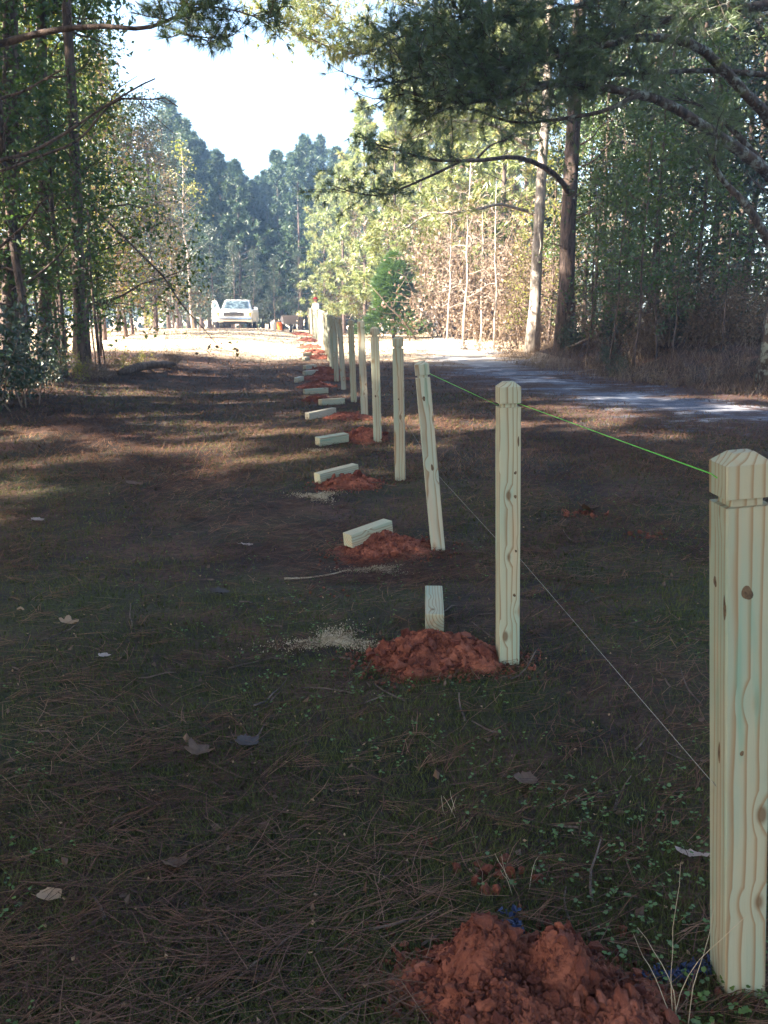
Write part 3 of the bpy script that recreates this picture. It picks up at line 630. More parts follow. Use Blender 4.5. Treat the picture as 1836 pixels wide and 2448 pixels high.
for x, y, s in ((-9.5, 7.0, 1.45),):
    PINES[0].put(x, y, s, x, 'tall dense pine outside the frame shading the near ground', 'shade pines around the near ground')
SH.append((-13.5, 5.8, .95))
for k, (x, y, s) in enumerate(SH):
    DENSE[k % 2].put(x, y, s, rs.uniform(0, 6.28), 'tall dense pine outside the frame shading the near ground', 'shade pines around the near ground')
for k, (x, y, s) in enumerate([(-7.5, 8, 1.0), (-7, -1, 1.0), (-12, 7, 1.2), (-10.5, 0, 1.2)]):
    BR_D[k % 3].put(x, y, s, rs.uniform(0, 6.28), 'dark leafy tree outside the left edge shading the near ground', 'shade trees left of the path')

# far wood that reads as one mass
r = rng_(900); fw = MB(); N = 52000
a = r.uniform(RG(-62), RG(62), N); d = r.uniform(78, 100, N); top = 12.5 + 2.5 * np.sin(a * 21 + 1) + 1.6 * np.sin(a * 47) + 1.2 * np.sin(a * 111) + np.where(a > .12, 4, 0)
P = np.stack([d * np.sin(a), d * np.cos(a), -1 + (top + 1) * r.random(N)**.8], -1); leaves(fw, P, .75, r)
tag(fw.build('far_woods', M['leaf_dark'], None), 'far woods closing the view behind the clearing', 'woods', None, 'stuff')

# ------------------------------------------------------------------ fence posts
def post_mesh(H, head=.085, name='fence_post'):
    w = .0445; b = MB(); g_ = .013; gh = .017; top = H; bev = .020
    lv = [(-.5, w), (0, w), (top - head - gh, w), (top - head - gh, w - g_), (top - head, w - g_), (top - head, w), (top - bev, w), (top, w - .024)]
    c = .003
    rings = []
    for z, s in lv:
        q = min(c, s * .2)
        rings.append([(-s + q, -s, z), (s - q, -s, z), (s, -s + q, z), (s, s - q, z), (s - q, s, z), (-s + q, s, z), (-s, s - q, z), (-s, -s + q, z)])
    v = np.array(rings).reshape(-1, 3); n = len(lv); i = np.arange(n - 1)[:, None] * 8; j = np.arange(8)[None]; j2 = (j + 1) % 8
    b.add(v, np.stack([i + j, i + j2, i + 8 + j2, i + 8 + j], -1).reshape(-1, 4))
    b.f.append(np.arange(8)[None] + (n - 1) * 8); b.m.append(np.array([0])); b.f.append(np.arange(8)[::-1][None]); b.m.append(np.array([0]))
    return b.mesh(name, M['wood'])
PM = post_mesh(1.22)
# (base x, top x) of each post in photo pixels
PXS = [(1762, 1768), (1213, 1213), (1047, 1007), (957, 951), (903, 895), (872, 862), (846, 838), (822, 811), (805, 800), (797, 786), (787, 779)]
PL = ['nearest pale fence post with a knot high on its front face',
      'green stained fence post beside the nearest tall red clay mound',
      'fence post tilted to the left, third from the front of the row',
      'upright fence post just behind the left tilting one',
      'fence post with a dark knot low on its shaft, fifth from the front',
      'pale blue green fence post, sixth from the front of the row',
      'slim shaded fence post, seventh from the front of the row',
      'slim shaded fence post leaning slightly left, eighth from the front of the row',
      'dark shaded fence post leaning left where the row bunches up, ninth from the front']
POSTS = []
for k in range(22):
    y = 1.56 + 1.83 * k + (.02 if k == 0 else 0)
    if k < 9: bpx, tpx = PXS[k]
    else:
        bpx = np.interp(k, [8, 10, 12, 15, 18, 21], [806, 793, 781, 768, 754, 741]); tpx = np.interp(k, [8, 10, 12, 15, 18, 21], [797, 785, 776, 764, 750, 738])
    X = (bpx - CX) / F
    dd = (y * math.cos(PITCH) - (.2 - HC) * math.sin(PITCH)); x = X * dd
    # depth at the base
    x = X * (y * math.cos(PITCH) - (gz(x, y) - HC) * math.sin(PITCH)); z = gz(x, y)
    xt = (tpx - CX) / F * (y * math.cos(PITCH) - (z + 1.2 - HC) * math.sin(PITCH))
    o = bpy.data.objects.new('fence_post', PM); COL.objects.link(o)
    o.location = (x, y, z); o.rotation_euler = (RG([0, .5, -.8, .4][k % 4]), math.atan2(xt - x, 1.22), RG([0, 3, 0, -4, 2, 5][k % 6]))
    lab = PL[k] if k < 9 else ('sunlit' if k > 10 else 'half sunlit') + ' far fence post, ' + ORD[k] + ' from the front of the row'
    tag(o, lab, 'fence post', 'fence posts in one row'); POSTS.append(o)
bpy.context.view_layer.update()
def on_post(k, v): return np.array(POSTS[k].matrix_world @ Vector(v))

# knots that show on the nearest posts
kt = NT('knot'); kt.base(kt.mix(kt.g(kt.noise(60, 4, .7), .35, .65), (.045, .028, .018), (.15, .095, .05)), .8); M['knot'] = kt.m
def knot(k, face, off, z, rx, rz_):
    mb = MB(); a = np.linspace(0, 2 * np.pi, 18, endpoint=False); w = .0445; q = 1 + .12 * np.sin(2 * a + z * 30) + .08 * np.sin(3 * a + z * 50)
    f3 = lambda u, v_, d: np.stack([u + off, 0 * u - w - d, v_ + z], -1) if face == 'front' else np.stack([0 * u - w - d, -u + off, v_ + z], -1)
    mb.add(np.concatenate([f3(np.array([0.]), np.array([0.]), .0016), f3(.6 * rx * q * np.cos(a), .6 * rz_ * q * np.sin(a), .0013), f3(rx * q * np.cos(a), rz_ * q * np.sin(a), -.0005)]),
           [[0, 1 + i, 1 + (i + 1) % 18] for i in range(18)])
    i = np.arange(18); mb.f.append(np.stack([1 + i, 19 + i, 19 + (i + 1) % 18, 1 + (i + 1) % 18], -1) + mb.n - 37); mb.m.append(np.zeros(18, int))
    mb.build('knot', M['knot'], POSTS[k], True)
for k, face, off, z, rx, rz_ in [(0, 'front', -.004, .946, .013, .016), (0, 'left', .012, .955, .009, .012), (0, 'left', -.036, .915, .006, .032), (0, 'left', -.010, .585, .006, .026), (0, 'front', -.012, .60, .005, .006),
                                 (1, 'front', .022, .85, .006, .008), (1, 'front', .022, .75, .007, .008), (1, 'front', .026, .515, .005, .007), (1, 'front', .020, .32, .007, .008), (1, 'front', .034, .98, .004, .022),
                                 (2, 'front', -.006, .99, .011, .016), (2, 'front', .008, .55, .010, .022), (4, 'front', -.010, .50, .010, .016), (3, 'front', .0, .70, .006, .010)]:
    knot(k, face, off, z, rx, rz_)
# strings
def string(name, pts, rad, mat, label, sag=0.0):
    b = MB(); pts = np.array(pts)
    b.tube(pts, rad, 5); return tag(b.build(name, M[mat], None, True), label, 'string')
z_g = 1.22 - .085 - .0085
gs = [on_post(2, (.046, -.02, z_g + .015)), on_post(2, (.05, -.05, z_g + .01)), on_post(1, (-.046, .0, z_g)), on_post(1, (-.034, -.0335, z_g)), on_post(1, (.034, -.0335, z_g)), on_post(1, (.05, -.03, z_g)), on_post(0, (-.05, .02, z_g + .05)), on_post(0, (-.047, .0, z_g + .046)), on_post(0, (.034, .034, z_g)), on_post(0, (.4, -.3, z_g))]
gs[3] = on_post(1, (-.034, .034, z_g)); gs[4] = on_post(1, (.034, .034, z_g)); gs[5] = on_post(1, (.047, .02, z_g))
string('green_string_line', gs, .0013, 'green_string', 'bright green mason line tied between the three nearest posts')
tl = [on_post(3, (.03, -.048, .55)), on_post(2, (.046, .0, .485)), on_post(1, (.0, .048, .50)), on_post(1, (.05, .02, .47)), on_post(0, (-.047, .0, .50)), on_post(0, (-.046, .02, .50))]
string('thin_string_line', tl, .0006, 'white_string', 'thin pale line strung low between the nearest posts')

# ------------------------------------------------------------------ offcuts
def offcut_mesh(L):
    bm = bmesh.new(); bmesh.ops.create_cube(bm, size=1)
    bmesh.ops.scale(bm, vec=(.089, .089, L), verts=bm.verts); bmesh.ops.bevel(bm, geom=bm.edges[:], offset=.003, segments=1, affect='EDGES')
    me = bpy.data.meshes.new('post_offcut'); bm.to_mesh(me); bm.free(); me.materials.append(M['wood']); return me
OM = offcut_mesh(.42)
def offcut(pa, pb, label, lift=(0, 0), roll=0, L=None):
    """pa, pb: photo pixels of the lower front edge ends"""
    a, b = ground_at(*pa), ground_at(*pb); a[2] += lift[0] + .045; b[2] += lift[1] + .045
    d = Vector(b - a).normalized(); c = (a + b) / 2 + np.array([0, .04, 0])
    o = bpy.data.objects.new('post_offcut', OM if L is None else offcut_mesh(L)); COL.objects.link(o)
    zz = Vector((0, 0, 1)); xx = zz.cross(d).normalized(); yy = d.cross(xx)
    o.matrix_world = Matrix.Translation(c) @ Matrix((xx, yy, d)).transposed().to_4x4() @ Matrix.Rotation(roll, 4, 'Z')
    return tag(o, label, 'wood offcut', 'sawn post ends beside the fence')
offcut((1040, 1540), (1037, 1452), 'sawn post end pointing at the camera behind the nearest tall clay mound', (.03, .03))
offcut((818, 1331), (940, 1296), 'sawn post end lying tilted on top of the second clay mound', (.04, .07), 0, .355)
offcut((740, 1163), (866, 1138), 'sawn post end lying above the small sawdust patch, third from the front', (0, .03))
offcut((743, 1070), (842, 1058), 'sawn post end fourth from the front beside the mound of the fifth post', (0, .02), .1, .39)
offcut((728, 1006), (804, 994), 'sawn post end fifth from the front, raised at its right', (0, .02), 0, .45)
offcut((767, 970), (818, 967), 'short looking sawn post end nearest the sixth post')
offcut((726, 944), (783, 940), 'sawn post end lying level in shade, seventh from the front')
offcut((703, 917), (726, 909), 'sawn post end farthest left of its row with a sunlit cut face')
for k, (a, b) in enumerate([((724, 898), (760, 894)), ((724, 884), (757, 880)), ((714, 866), (747, 859)), ((717, 853), (746, 849)), ((716, 844), (745, 840)), ((704, 830), (732, 826)), ((706, 812), (730, 810))]):
    offcut(a, b, 'small far sawn post end, ' + ORD[8 + k] + ' from the front of its row')

# ------------------------------------------------------------------ clay mounds
ib = bmesh.new(); bmesh.ops.create_icosphere(ib, subdivisions=2, radius=1); ib.verts.ensure_lookup_table()
ICO = np.array([v.co[:] for v in ib.verts]); ICF = np.array([[v.index for v in f.verts] for f in ib.faces]); ib.free()
ib = bmesh.new(); bmesh.ops.create_icosphere(ib, subdivisions=1, radius=1)
ICO1 = np.array([v.co[:] for v in ib.verts]); ICF1 = np.array([[v.index for v in f.verts] for f in ib.faces]); ib.free()
def clods(mb, P, size, r, hi=False):
    V0, F0 = (ICO, ICF) if hi else (ICO1, ICF1)
    N = len(P); n = len(V0)
    k = nrm(r.normal(size=(N, 5, 3)))                     # a few flattening planes give broken faces
    v = np.repeat(V0[None], N, 0)
    lim = r.uniform(.22, .62, (N, 5))
    for j in range(5):
        dt = np.einsum('nvi,ni->nv', v, k[:, j]); ex = np.maximum(dt - lim[:, j:j + 1], 0); v = v - ex[..., None] * k[:, None, j]
    v = v * (1 + .16 * r.normal(size=(N, n, 1))) * r.uniform(.65, 1.25, (N, 1, 3)) * size[:, None, None]
    mb.add((v + P[:, None]).reshape(-1, 3), (F0[None] + (np.arange(N) * n)[:, None, None]).reshape(-1, 3))
def mound(px, py, rx, ry, H, n, label, seed, lumps=(), smax=.035):
    c = ground_at(px, py); r = rng_(seed); mb = MB(); k, m = (120, 50) if n > 500 else (60, 24)
    ph = r.uniform(0, 6.28, 6)
    def edge(a): return 1 + .13 * np.sin(2 * a + ph[0]) + .10 * np.sin(3 * a + ph[1]) + .07 * np.sin(5 * a + ph[2]) + .05 * np.sin(9 * a + ph[3])
    def surf(x, y):           # local -> height over ground
        a = np.arctan2(y / ry, x / rx); q = np.hypot(x / rx, y / ry) / edge(a)
        h = H * np.clip(1 - q**1.5, 0, 1) + .10 * H * np.sin(9 * x / rx + ph[4]) * np.cos(8 * y / ry + ph[5]) * np.clip(1 - q, 0, 1)
        for lx, ly, lr, lh in lumps: h = h + lh * np.exp(-(((x - lx)**2 + (y - ly)**2) / lr**2)**2)
        return h
    A, Q = np.meshgrid(np.linspace(0, 2 * np.pi, k, endpoint=False), np.linspace(0, 1.02, m)); rr = Q * edge(A)
    x = rr * rx * np.cos(A); y = rr * ry * np.sin(A); lum = sum(w_ * np.sin(f_ * x + ph[i_]) * np.cos(f_ * 1.17 * y + ph[5 - i_] + .6 * np.sin(f_ * .7 * x)) for i_, (f_, w_) in enumerate(((28, .010), (55, .007), (105, .005), (190, .003))))
    z = surf(x, y) + ground_h(c[0] + x, c[1] + y) - c[2] - .03 * (Q > .99) + (r.normal(size=x.shape) * .0035 + lum * np.clip(H / .1, .5, 1.2)) * (Q < .98)
    i = np.arange(m - 1)[:, None] * k; j = np.arange(k)[None]; j2 = (j + 1) % k
    mb.add(np.stack([x, y, z], -1), np.stack([i + j, i + j2, i + k + j2, i + k + j], -1).reshape(-1, 4))
    for cnt, lo_, hi_, q1, hd in ((int(n * 2.2), .002, .007, 1.14, False), (n // 4, .007, .015, 1.08, False), (max(6, n // 24), .014, smax * 1.15, 1.02, True)):
        a = r.uniform(0, 6.28, cnt); q = np.sqrt(r.random(cnt)) * q1 * edge(a); xx = q * rx * np.cos(a); yy = q * ry * np.sin(a)
        s = r.uniform(lo_, hi_, cnt); zz = surf(xx, yy) + ground_h(c[0] + xx, c[1] + yy) - c[2] + s * .35
        clods(mb, np.stack([xx, yy, zz], -1), s, r, hd)
    cnt = n // 6; a = r.uniform(0, 6.28, cnt); q = r.uniform(.95, 1.5, cnt) * edge(a); xx = q * rx * np.cos(a); yy = q * ry * np.sin(a); s = r.uniform(.004, .014, cnt)
    clods(mb, np.stack([xx, yy, ground_h(c[0] + xx, c[1] + yy) - c[2] + s * .4], -1), s, r)
    o = mb.build('clay_mound', M['clay'], None, False); o.location = c
    return tag(o, label, 'dirt mound', 'mounds of dug red clay along the fence')
mound(1290, 2420, .30, .22, .07, 1700, 'big lumpy red clay mound at the foot of the nearest post', 1, ((-.11, .10, .08, .10), (.055, .06, .065, .09), (-.12, -.08, .1, .05), (.2, -.08, .08, .04)), .022)
mound(1037, 1578,   .28, .225, .125, 1500, 'tall rounded red clay mound beside the green stained post', 2, (), .03)
mound(915, 1318, .31, .25, .075, 1100, 'red clay mound under the tilted sawn post end', 3, ((.1, .05, .12, .02), (-.05, .1, .1, .03)), .024)
mound(838, 1157, .28, .22, .07, 600, 'low red clay mound behind the third sawn post end', 4)
mound(870, 1050, .30, .26, .12, 600, 'red clay mound reaching the fifth post', 5)
mound(832, 997, .36, .28, .06, 350, 'flat red clay spread at the foot of the sixth post', 6)
mound(762, 960, .26, .28, .10, 250, 'small dark clay mound left of the sixth sawn post end', 7)
mound(755, 926, .32, .3, .10, 220, 'dark clay mound beside the seventh sawn post end', 8)
mound(778, 908, .62, .3, .10, 220, 'wide dark clay mound below the dark ninth post', 9)
mound(773, 892, .5, .3, .14, 200, 'dark red clay mound at the foot of the bunched posts', 10)
for k, (a, b) in enumerate([(762, 858), (755, 844), (745, 832), (738, 815), (730, 803), (722, 800)]):
    mound(a, b, .5, .35, .12, 120, 'sunlit orange clay mound, ' + ORD[k] + ' beyond the shade line', 20 + k)
def clod_patch(px, py, n, sp, smax, label, seed):
    c = ground_at(px, py); r = rng_(seed); mb = MB(); x = r.normal(size=n) * sp; y = r.normal(size=n) * sp * .6; s = r.uniform(.005, smax, n)
    clods(mb, np.stack([x, y, ground_h(c[0] + x, c[1] + y) - c[2] + s * .4], -1), s, r, True); o = mb.build('clay_clods', M['clay']); o.location = c
    tag(o, label, 'clods', None, 'stuff')
clod_patch(1185, 2090, 22, .06, .022, 'few orange clods scattered above the big near mound', 31)
clod_patch(1015, 2010, 7, .02, .012, 'tiny pinch of orange crumbs left above the near mound', 32)
clod_patch(1395, 1232, 30, .09, .03, 'reddish clod heap in the grass right of the second post', 33)
clod_patch(1550, 1282, 26, .12, .02, 'low scrape of red clay left of the nearest post top', 34)
clod_patch(770, 1420, 16, .10, .012, 'faint red crumbs on the moss left of the second post', 35)

r = rng_(61); mb = MB()
for k in range(9):
    b_ = np.array(POSTS[k].location); n_ = 200; a_ = r.uniform(0, 6.28, n_); q_ = .05 + np.abs(r.normal(size=n_)) * .055; xx = b_[0] + q_ * np.cos(a_); yy = b_[1] + q_ * np.sin(a_); s_ = r.uniform(.003, .011, n_)
    clods(mb, np.stack([xx, yy, ground_h(xx, yy) + s_ * .3], -1), s_, r)
tag(mb.build('loose_soil', M['clay_dark']), 'dark loose soil crumbs packed round the feet of the near posts', 'soil', None, 'stuff')
# sawdust
def sawdust(px, py, rx, ry, n, label, seed):
    c = ground_at(px, py); r = rng_(seed); mb = MB(); n = int(n * 2.6); q = np.abs(r.normal(size=n)) * .45; a = r.uniform(0, 6.28, n)
    lump = .6 + .4 * np.sin(3 * a + seed) ; x = q * rx * np.cos(a) * lump; y = q * ry * np.sin(a) * lump
    leaves(mb, np.stack([x, y, ground_h(c[0] + x, c[1] + y) - c[2] + r.uniform(.002, .018, n)], -1), .009, r, 1.5)
    o = mb.build('sawdust_patch', M['sawdust']); o.location = c; tag(o, label, 'sawdust', 'sawdust beside the cut posts')
sawdust(800, 1535, .36, .22, 2600, 'wide pale sawdust patch left of the tall rounded mound', 41)
sawdust(905, 1365, .26, .13, 1500, 'pale sawdust strip in front of the second clay mound', 42)
sawdust(760, 1188, .30, .22, 1700, 'sawdust patch below the third sawn post end', 43)
sawdust(757, 1078, .22, .15, 700, 'faint sawdust under the fourth sawn post end', 44)

# ------------------------------------------------------------------ ground litter
def scatter(n, y0, y1, power, r, xm=.62):
    u = r.random(n); y = (y0**(1 - power) + u * (y1**(1 - power) - y0**(1 - power)))**(1 / (1 - power)) if power != 1 else y0 * (y1 / y0)**u
    x = r.uniform(-1, 1, n) * (y * xm + .5); return x, y
def patch(x, y, s, ph): return .5 + .25 * (np.sin(s * x * 1.3 + ph) * np.cos(s * y * .9 + ph * 2) + np.sin(s * 2.3 * x - ph + s * 1.7 * y) * .7 + np.sin(s * 4.7 * y + 3 * ph - s * 3.9 * x) * .3)
def off_drive(x, y):
    m = np.min(np.linalg.norm(np.stack([x, y], -1)[:, None] - dl[None, ::6], axis=2), axis=1); return m > .75
r = rng_(700)
# pine straw
x, y = [np.concatenate(q) for q in zip(scatter(50000, .7, 10, 1.5, r), scatter(90000, 4.5, 22, 1.1, r))]; k = (r.random(len(x)) < .12 + 1.1 * np.clip(patch(x, y, 1.1, 1.0) - .25, 0, 1)) & off_drive(x, y); x, y = x[k], y[k]; n = len(x)
ang = r.normal(.25, .75, n) + 1.3 * (patch(x, y, .8, 4.) - .5); ln = r.uniform(.05, .17, n) * (1 + .04 * y); wd = .0005 + .00024 * y
dx = np.cos(ang) * ln / 2; dy = np.sin(ang) * ln / 2; bz = r.uniform(.004, .03, n); cv = r.normal(size=n) * ln * .10
def lit(xx, yy, dzz): return np.stack([xx, yy, ground_h(xx, yy) + dzz], -1)
P0 = lit(x - dx, y - dy, bz + r.uniform(-.004, .012, n)); P1 = lit(x - dy / ln.clip(.01) * cv, y + dx / ln.clip(.01) * cv, bz + .004); P2 = lit(x + dx, y + dy, bz + r.uniform(-.004, .012, n))
sd = np.stack([-np.sin(ang), np.cos(ang), 0 * ang], -1) * wd[:, None]
v = np.stack([P0 - sd, P0 + sd, P1 + sd, P2 + sd, P2 - sd, P1 - sd], 1).reshape(-1, 3); ii = np.arange(n)[:, None] * 6
mb = MB(); mb.add(v, np.concatenate([ii + np.array([[0, 5, 2, 1]]), ii + np.array([[5, 4, 3, 2]])]))
tag(mb.build('pine_straw', M['straw']), 'fallen brown pine needles over the whole near ground', 'pine straw', None, 'stuff')
# moss and fine grass
x, y = scatter(420000, .7, 14, 1.55, r); k = (r.random(len(x)) < (patch(x, y, .9, 2.6) - .12) * 1.9) & off_drive(x, y); x, y = x[k], y[k]; n = len(x)
a = r.uniform(0, 6.28, n); h = r.uniform(.010, .034, n) * (1 + .05 * y); wd = .0006 + .00036 * y
b0 = lit(x, y, 0 * x - .002); tip = b0 + np.stack([np.cos(a) * h * .9, np.sin(a) * h * .9, h], -1); s = np.stack([-np.sin(a), np.cos(a), 0 * a], -1) * wd[:, None]
mb = MB(); mb.add(np.stack([b0 - s, b0 + s, tip], 1).reshape(-1, 3), np.arange(n)[:, None] * 3 + np.array([[0, 1, 2]]))
tag(mb.build('moss_grass', M['grass']), 'thin mossy grass in patches between the needles', 'grass', None, 'stuff')
# clover
x, y = scatter(10000, .8, 9, 1.5, r); k = (r.random(len(x)) < (patch(x, y, 1.4, 5.2) - .40) * 2.2); x, y = x[k], y[k]; n = len(x); mb = MB()
for t in range(3):
    a = r.uniform(0, 1, n) * .5 + t * 2.09 + x * 40; s = r.uniform(.006, .013, n); h = r.uniform(.012, .04, n)
    c = lit(x, y, h); u = np.stack([np.cos(a), np.sin(a), r.normal(size=n) * .25], -1); w = np.stack([-np.sin(a), np.cos(a), r.normal(size=n) * .25], -1); s = s[:, None]
    v = np.stack([c, c + u * s * .5 + w * s * .5, c + u * s * 1.1 + w * s * .35, c + u * s, c + u * s * 1.1 - w * s * .35, c + u * s * .5 - w * s * .5], 1)
    mb.add(v.reshape(-1, 3), np.arange(n)[:, None] * 6 + np.arange(6)[None])
tag(mb.build('clover_patches', M['clover']), 'small green clover leaves dotted through the near grass', 'clover', None, 'stuff')
# far straw and dry grass tufts give the middle ground a rough skin
x, y = scatter(60000, 7, 48, 1.2, r, .5); k = off_drive(x, y); x, y = x[k], y[k]; n = len(x); a = r.uniform(0, 6.28, n); h = r.uniform(.02, .07, n); wd = .0025 * y / 6
b0 = lit(x, y, 0 * x - .002); tip = b0 + np.stack([np.cos(a) * h * 1.6, np.sin(a) * h * 1.6, h], -1); s = np.stack([-np.sin(a), np.cos(a), 0 * a], -1) * wd[:, None]
mb = MB(); mb.add(np.stack([b0 - s, b0 + s, tip], 1).reshape(-1, 3), np.arange(n)[:, None] * 3 + np.array([[0, 1, 2]]))
tag(mb.build('dry_litter', M['straw_red']), 'dry straw and leaf litter on the far ground', 'litter', None, 'stuff')
y = r.uniform(11, 25, 16000); x = np.interp(y, *XD) + r.normal(.7, .9, len(y)); keep = (np.abs(x) < y * .56) & (x > np.interp(y, *XD) - .5) & (r.random(len(y)) < patch(x, y, 1.6, 3.3) * 1.3); x, y = x[keep], y[keep]; n = len(x)
a = r.uniform(0, 6.28, n); h = r.uniform(.05, .26, n); b0 = lit(x, y, 0 * x - .01); tip = b0 + np.stack([np.cos(a) * h * .7, np.sin(a) * h * .7, h], -1); s = np.stack([-np.sin(a), np.cos(a), 0 * a], -1) * .005
mb = MB(); mb.add(np.stack([b0 - s, b0 + s, tip], 1).reshape(-1, 3), np.arange(n)[:, None] * 3 + np.array([[0, 1, 2]]))
tag(mb.build('bank_grass', M['leaf_brown']), 'dry pale grass on the bank below the right wood', 'grass', None, 'stuff')
# scattered small leaves
x, y = scatter(700, 1.6, 22, .9, r); mb = MB(); leaves(mb, lit(x, y, .012), .032, r, 2.5)
tag(mb.build('leaf_litter', M['deadleaf']), 'small dead leaves scattered over the ground', 'litter', None, 'stuff')

x, y = scatter(170, 1.5, 20, 1.0, r); mb = MB()
for a_, b_ in zip(x, y):
    t_ = r.uniform(0, 3.14); L_ = r.uniform(.05, .28); p_ = np.array([a_, b_, gz(a_, b_) + .012]); d_ = np.array([math.cos(t_), math.sin(t_), r.normal() * .06])
    mb.tube(path(p_ - d_ * L_ / 2, d_, L_, 5, r, .14), np.linspace(.004, .0018, 5) * (1 + b_ * .06), 4, cap=False)
tag(mb.build('twig_litter', M['bark']), 'short broken twigs strewn over the ground', 'twigs', None, 'stuff')
x, y = scatter(900, 1.3, 14, 1.1, r); mb = MB(); leaves(mb, lit(x, y, .014), .014, r, 2.0)
tag(mb.build('leaf_bits', M['deadleaf_tan']), 'tiny pale bits of leaf and bark scattered over the ground', 'litter', None, 'stuff')
x, y = scatter(1500, 1.0, 12, 1.3, r); mb = MB()                     # matted bundles of long needles
for a_, b_ in zip(x, y):
    t_ = r.normal(.25, .5); n_ = r.integers(3, 9); L_ = r.uniform(.10, .22); p_ = np.array([a_, b_, gz(a_, b_) + .016])
    for _ in range(n_):
        t2 = t_ + r.normal() * .16; d_ = np.array([math.cos(t2), math.sin(t2), r.normal() * .05]); s_ = np.array([-math.sin(t2), math.cos(t2), 0]) * (.0006 + .00022 * b_); q_ = p_ + r.normal(size=3) * np.array([.012, .012, .004])
        e_ = q_ + d_ * L_ * r.uniform(.7, 1.1); m_ = (q_ + e_) / 2 + s_ / np.linalg.norm(s_) * r.normal() * .008 + np.array([0, 0, .006])
        mb.add([q_ - s_, q_ + s_, m_ + s_, e_, m_ - s_], [[0, 1, 2, 4]]); mb.f.append(np.array([[2, 3, 4]]) + mb.n - 5); mb.m.append(np.array([0]))
tag(mb.build('needle_mats', M['straw_red']), 'matted bundles of long rusty pine needles on the near ground', 'pine straw', None, 'stuff')
# single fallen leaves
def leaf_mesh(kind, seed):
    r = rng_(seed); pts = []
    for a in np.linspace(0, 2 * np.pi, 26, endpoint=False):
        if kind == 'lobed': q = .62 + .38 * abs(math.cos(2.5 * a)) ** 1.5
        elif kind == 'oval': q = 1 / math.sqrt((math.cos(a) / 1.0)**2 + (math.sin(a) / .36)**2)
        else: q = 1 / math.sqrt((math.cos(a))**2 + (math.sin(a) / .7)**2) * (1 + .08 * r.normal())
        pts.append((q * math.cos(a), q * math.sin(a), .55 * (q * math.sin(a))**2 + .25 * q * q * math.cos(a)**2 + .04 * r.normal()))
    mb = MB(); v = np.array([(0, 0, 0)] + pts); n = len(pts)
    mb.add(v, [[0, 1 + i, 1 + (i + 1) % n] for i in range(n)]); mb.tube([[-.9, 0, .1], [-1.25, .05, .1], [-1.5, .15, .16]], [.03, .02, .015], 4)
    return mb
for px, py, s, kd, m, rz, lab in [(1655, 2060, .05, 'oval', 'deadleaf_pale', 2.5, 'pale pink oval leaf lying left of the nearest post base'),
    (590, 1790, .045, 'round', 'deadleaf_dark', .5, 'dark blackish round leaf left of the near grass middle'),
    (475, 1812, .055, 'lobed', 'deadleaf', 1.2, 'broad brown leaf lying left of the blackish round leaf'),
    (420, 2085, .04, 'lobed', 'deadleaf', 2.2, 'star shaped mauve brown leaf in the lower left grass'),
    (120, 2160, .03, 'round', 'deadleaf_tan', .3, 'tan curled leaf near the lower left corner'),
    (165, 1500, .05, 'lobed', 'deadleaf_tan', .8, 'tan lobed leaf at the left edge level with the tall mound'),
    (1255, 1882, .045, 'round', 'deadleaf', .4, 'round brown leaf in clover between the big mound and the second post'),
    (525, 1427, .06, 'round', 'deadleaf_dark', 1.0, 'dark curled leaf left of the pale stick'),
    (590, 1310, .045, 'oval', 'deadleaf_pale', .5, 'small pale leaf left of the second mound'),
    (50, 1468, .05, 'oval', 'deadleaf_tan', 2.0, 'tan oval leaf close to the left edge'),
    (90, 1252, .05, 'round', 'deadleaf_pale', 1.0, 'pale leaf in the shaded ground at far left'),
    (250, 1580, .03, 'round', 'deadleaf_pale', 1.0, 'tiny whitish leaf in the left grass below the tan lobed leaf'),
    (1680, 1345, .06, 'oval', 'deadleaf', 2.8, 'long brown leaf just left of the nearest post head'),
    (1405, 1225, .09, 'lobed', 'deadleaf', 1.6, 'upright brown leaf on the reddish clod heap'),
    (320, 1165, .07, 'round', 'deadleaf', .5, 'brown leaf alone in the middle of the left shaded ground'),
    (540, 1200, .05, 'oval', 'deadleaf', .2, 'thin brown leaf left of the third sawn post end')]:
    o = leaf_mesh(kd, px).build('fallen_leaf', M[m], None, True); c = ground_at(px, py); o.location = c + np.array([0, 0, .022]); o.scale = (s,) * 3; o.rotation_euler = (.15, .2, rz)
    tag(o, lab, 'leaf', 'single fallen leaves')
# stick, stalks, blue paint
st = MB(); st.tube(spline(np.array([ground_at(a, b) + [0, 0, .012] for a, b in [(680, 1388), (730, 1386), (790, 1378), (835, 1368), (880, 1373)]]), 24), np.linspace(.006, .003, 24), 5)
tag(st.build('stick', M['sawdust'], None, True), 'long pale bent stick lying left of the second mound', 'stick')
r = rng_(31)
for k, (px, py, h, lab) in enumerate([(1612, 2448, .42, 'tall dry grass stalks in front of the nearest post base'), (1235, 2125, .12, 'short dry grass stems above the big near mound'), (1085, 1950, .10, 'short straw tuft in the near grass')]):
    c = ground_at(px, py); mb = MB()
    for _ in range(5 if k == 0 else 4): mb.tube(path((r.normal() * .012, r.normal() * .012, -.01), (r.normal() * .25 - .1, r.normal() * .2, 1), h * r.uniform(.7, 1.1), 9, r, .10, -.03), np.linspace(.0011, .0004, 9), 4, cap=False)
    o = mb.build('dry_grass_stalks', M['sawdust'], None, True); o.location = c; tag(o, lab, 'grass stalks')
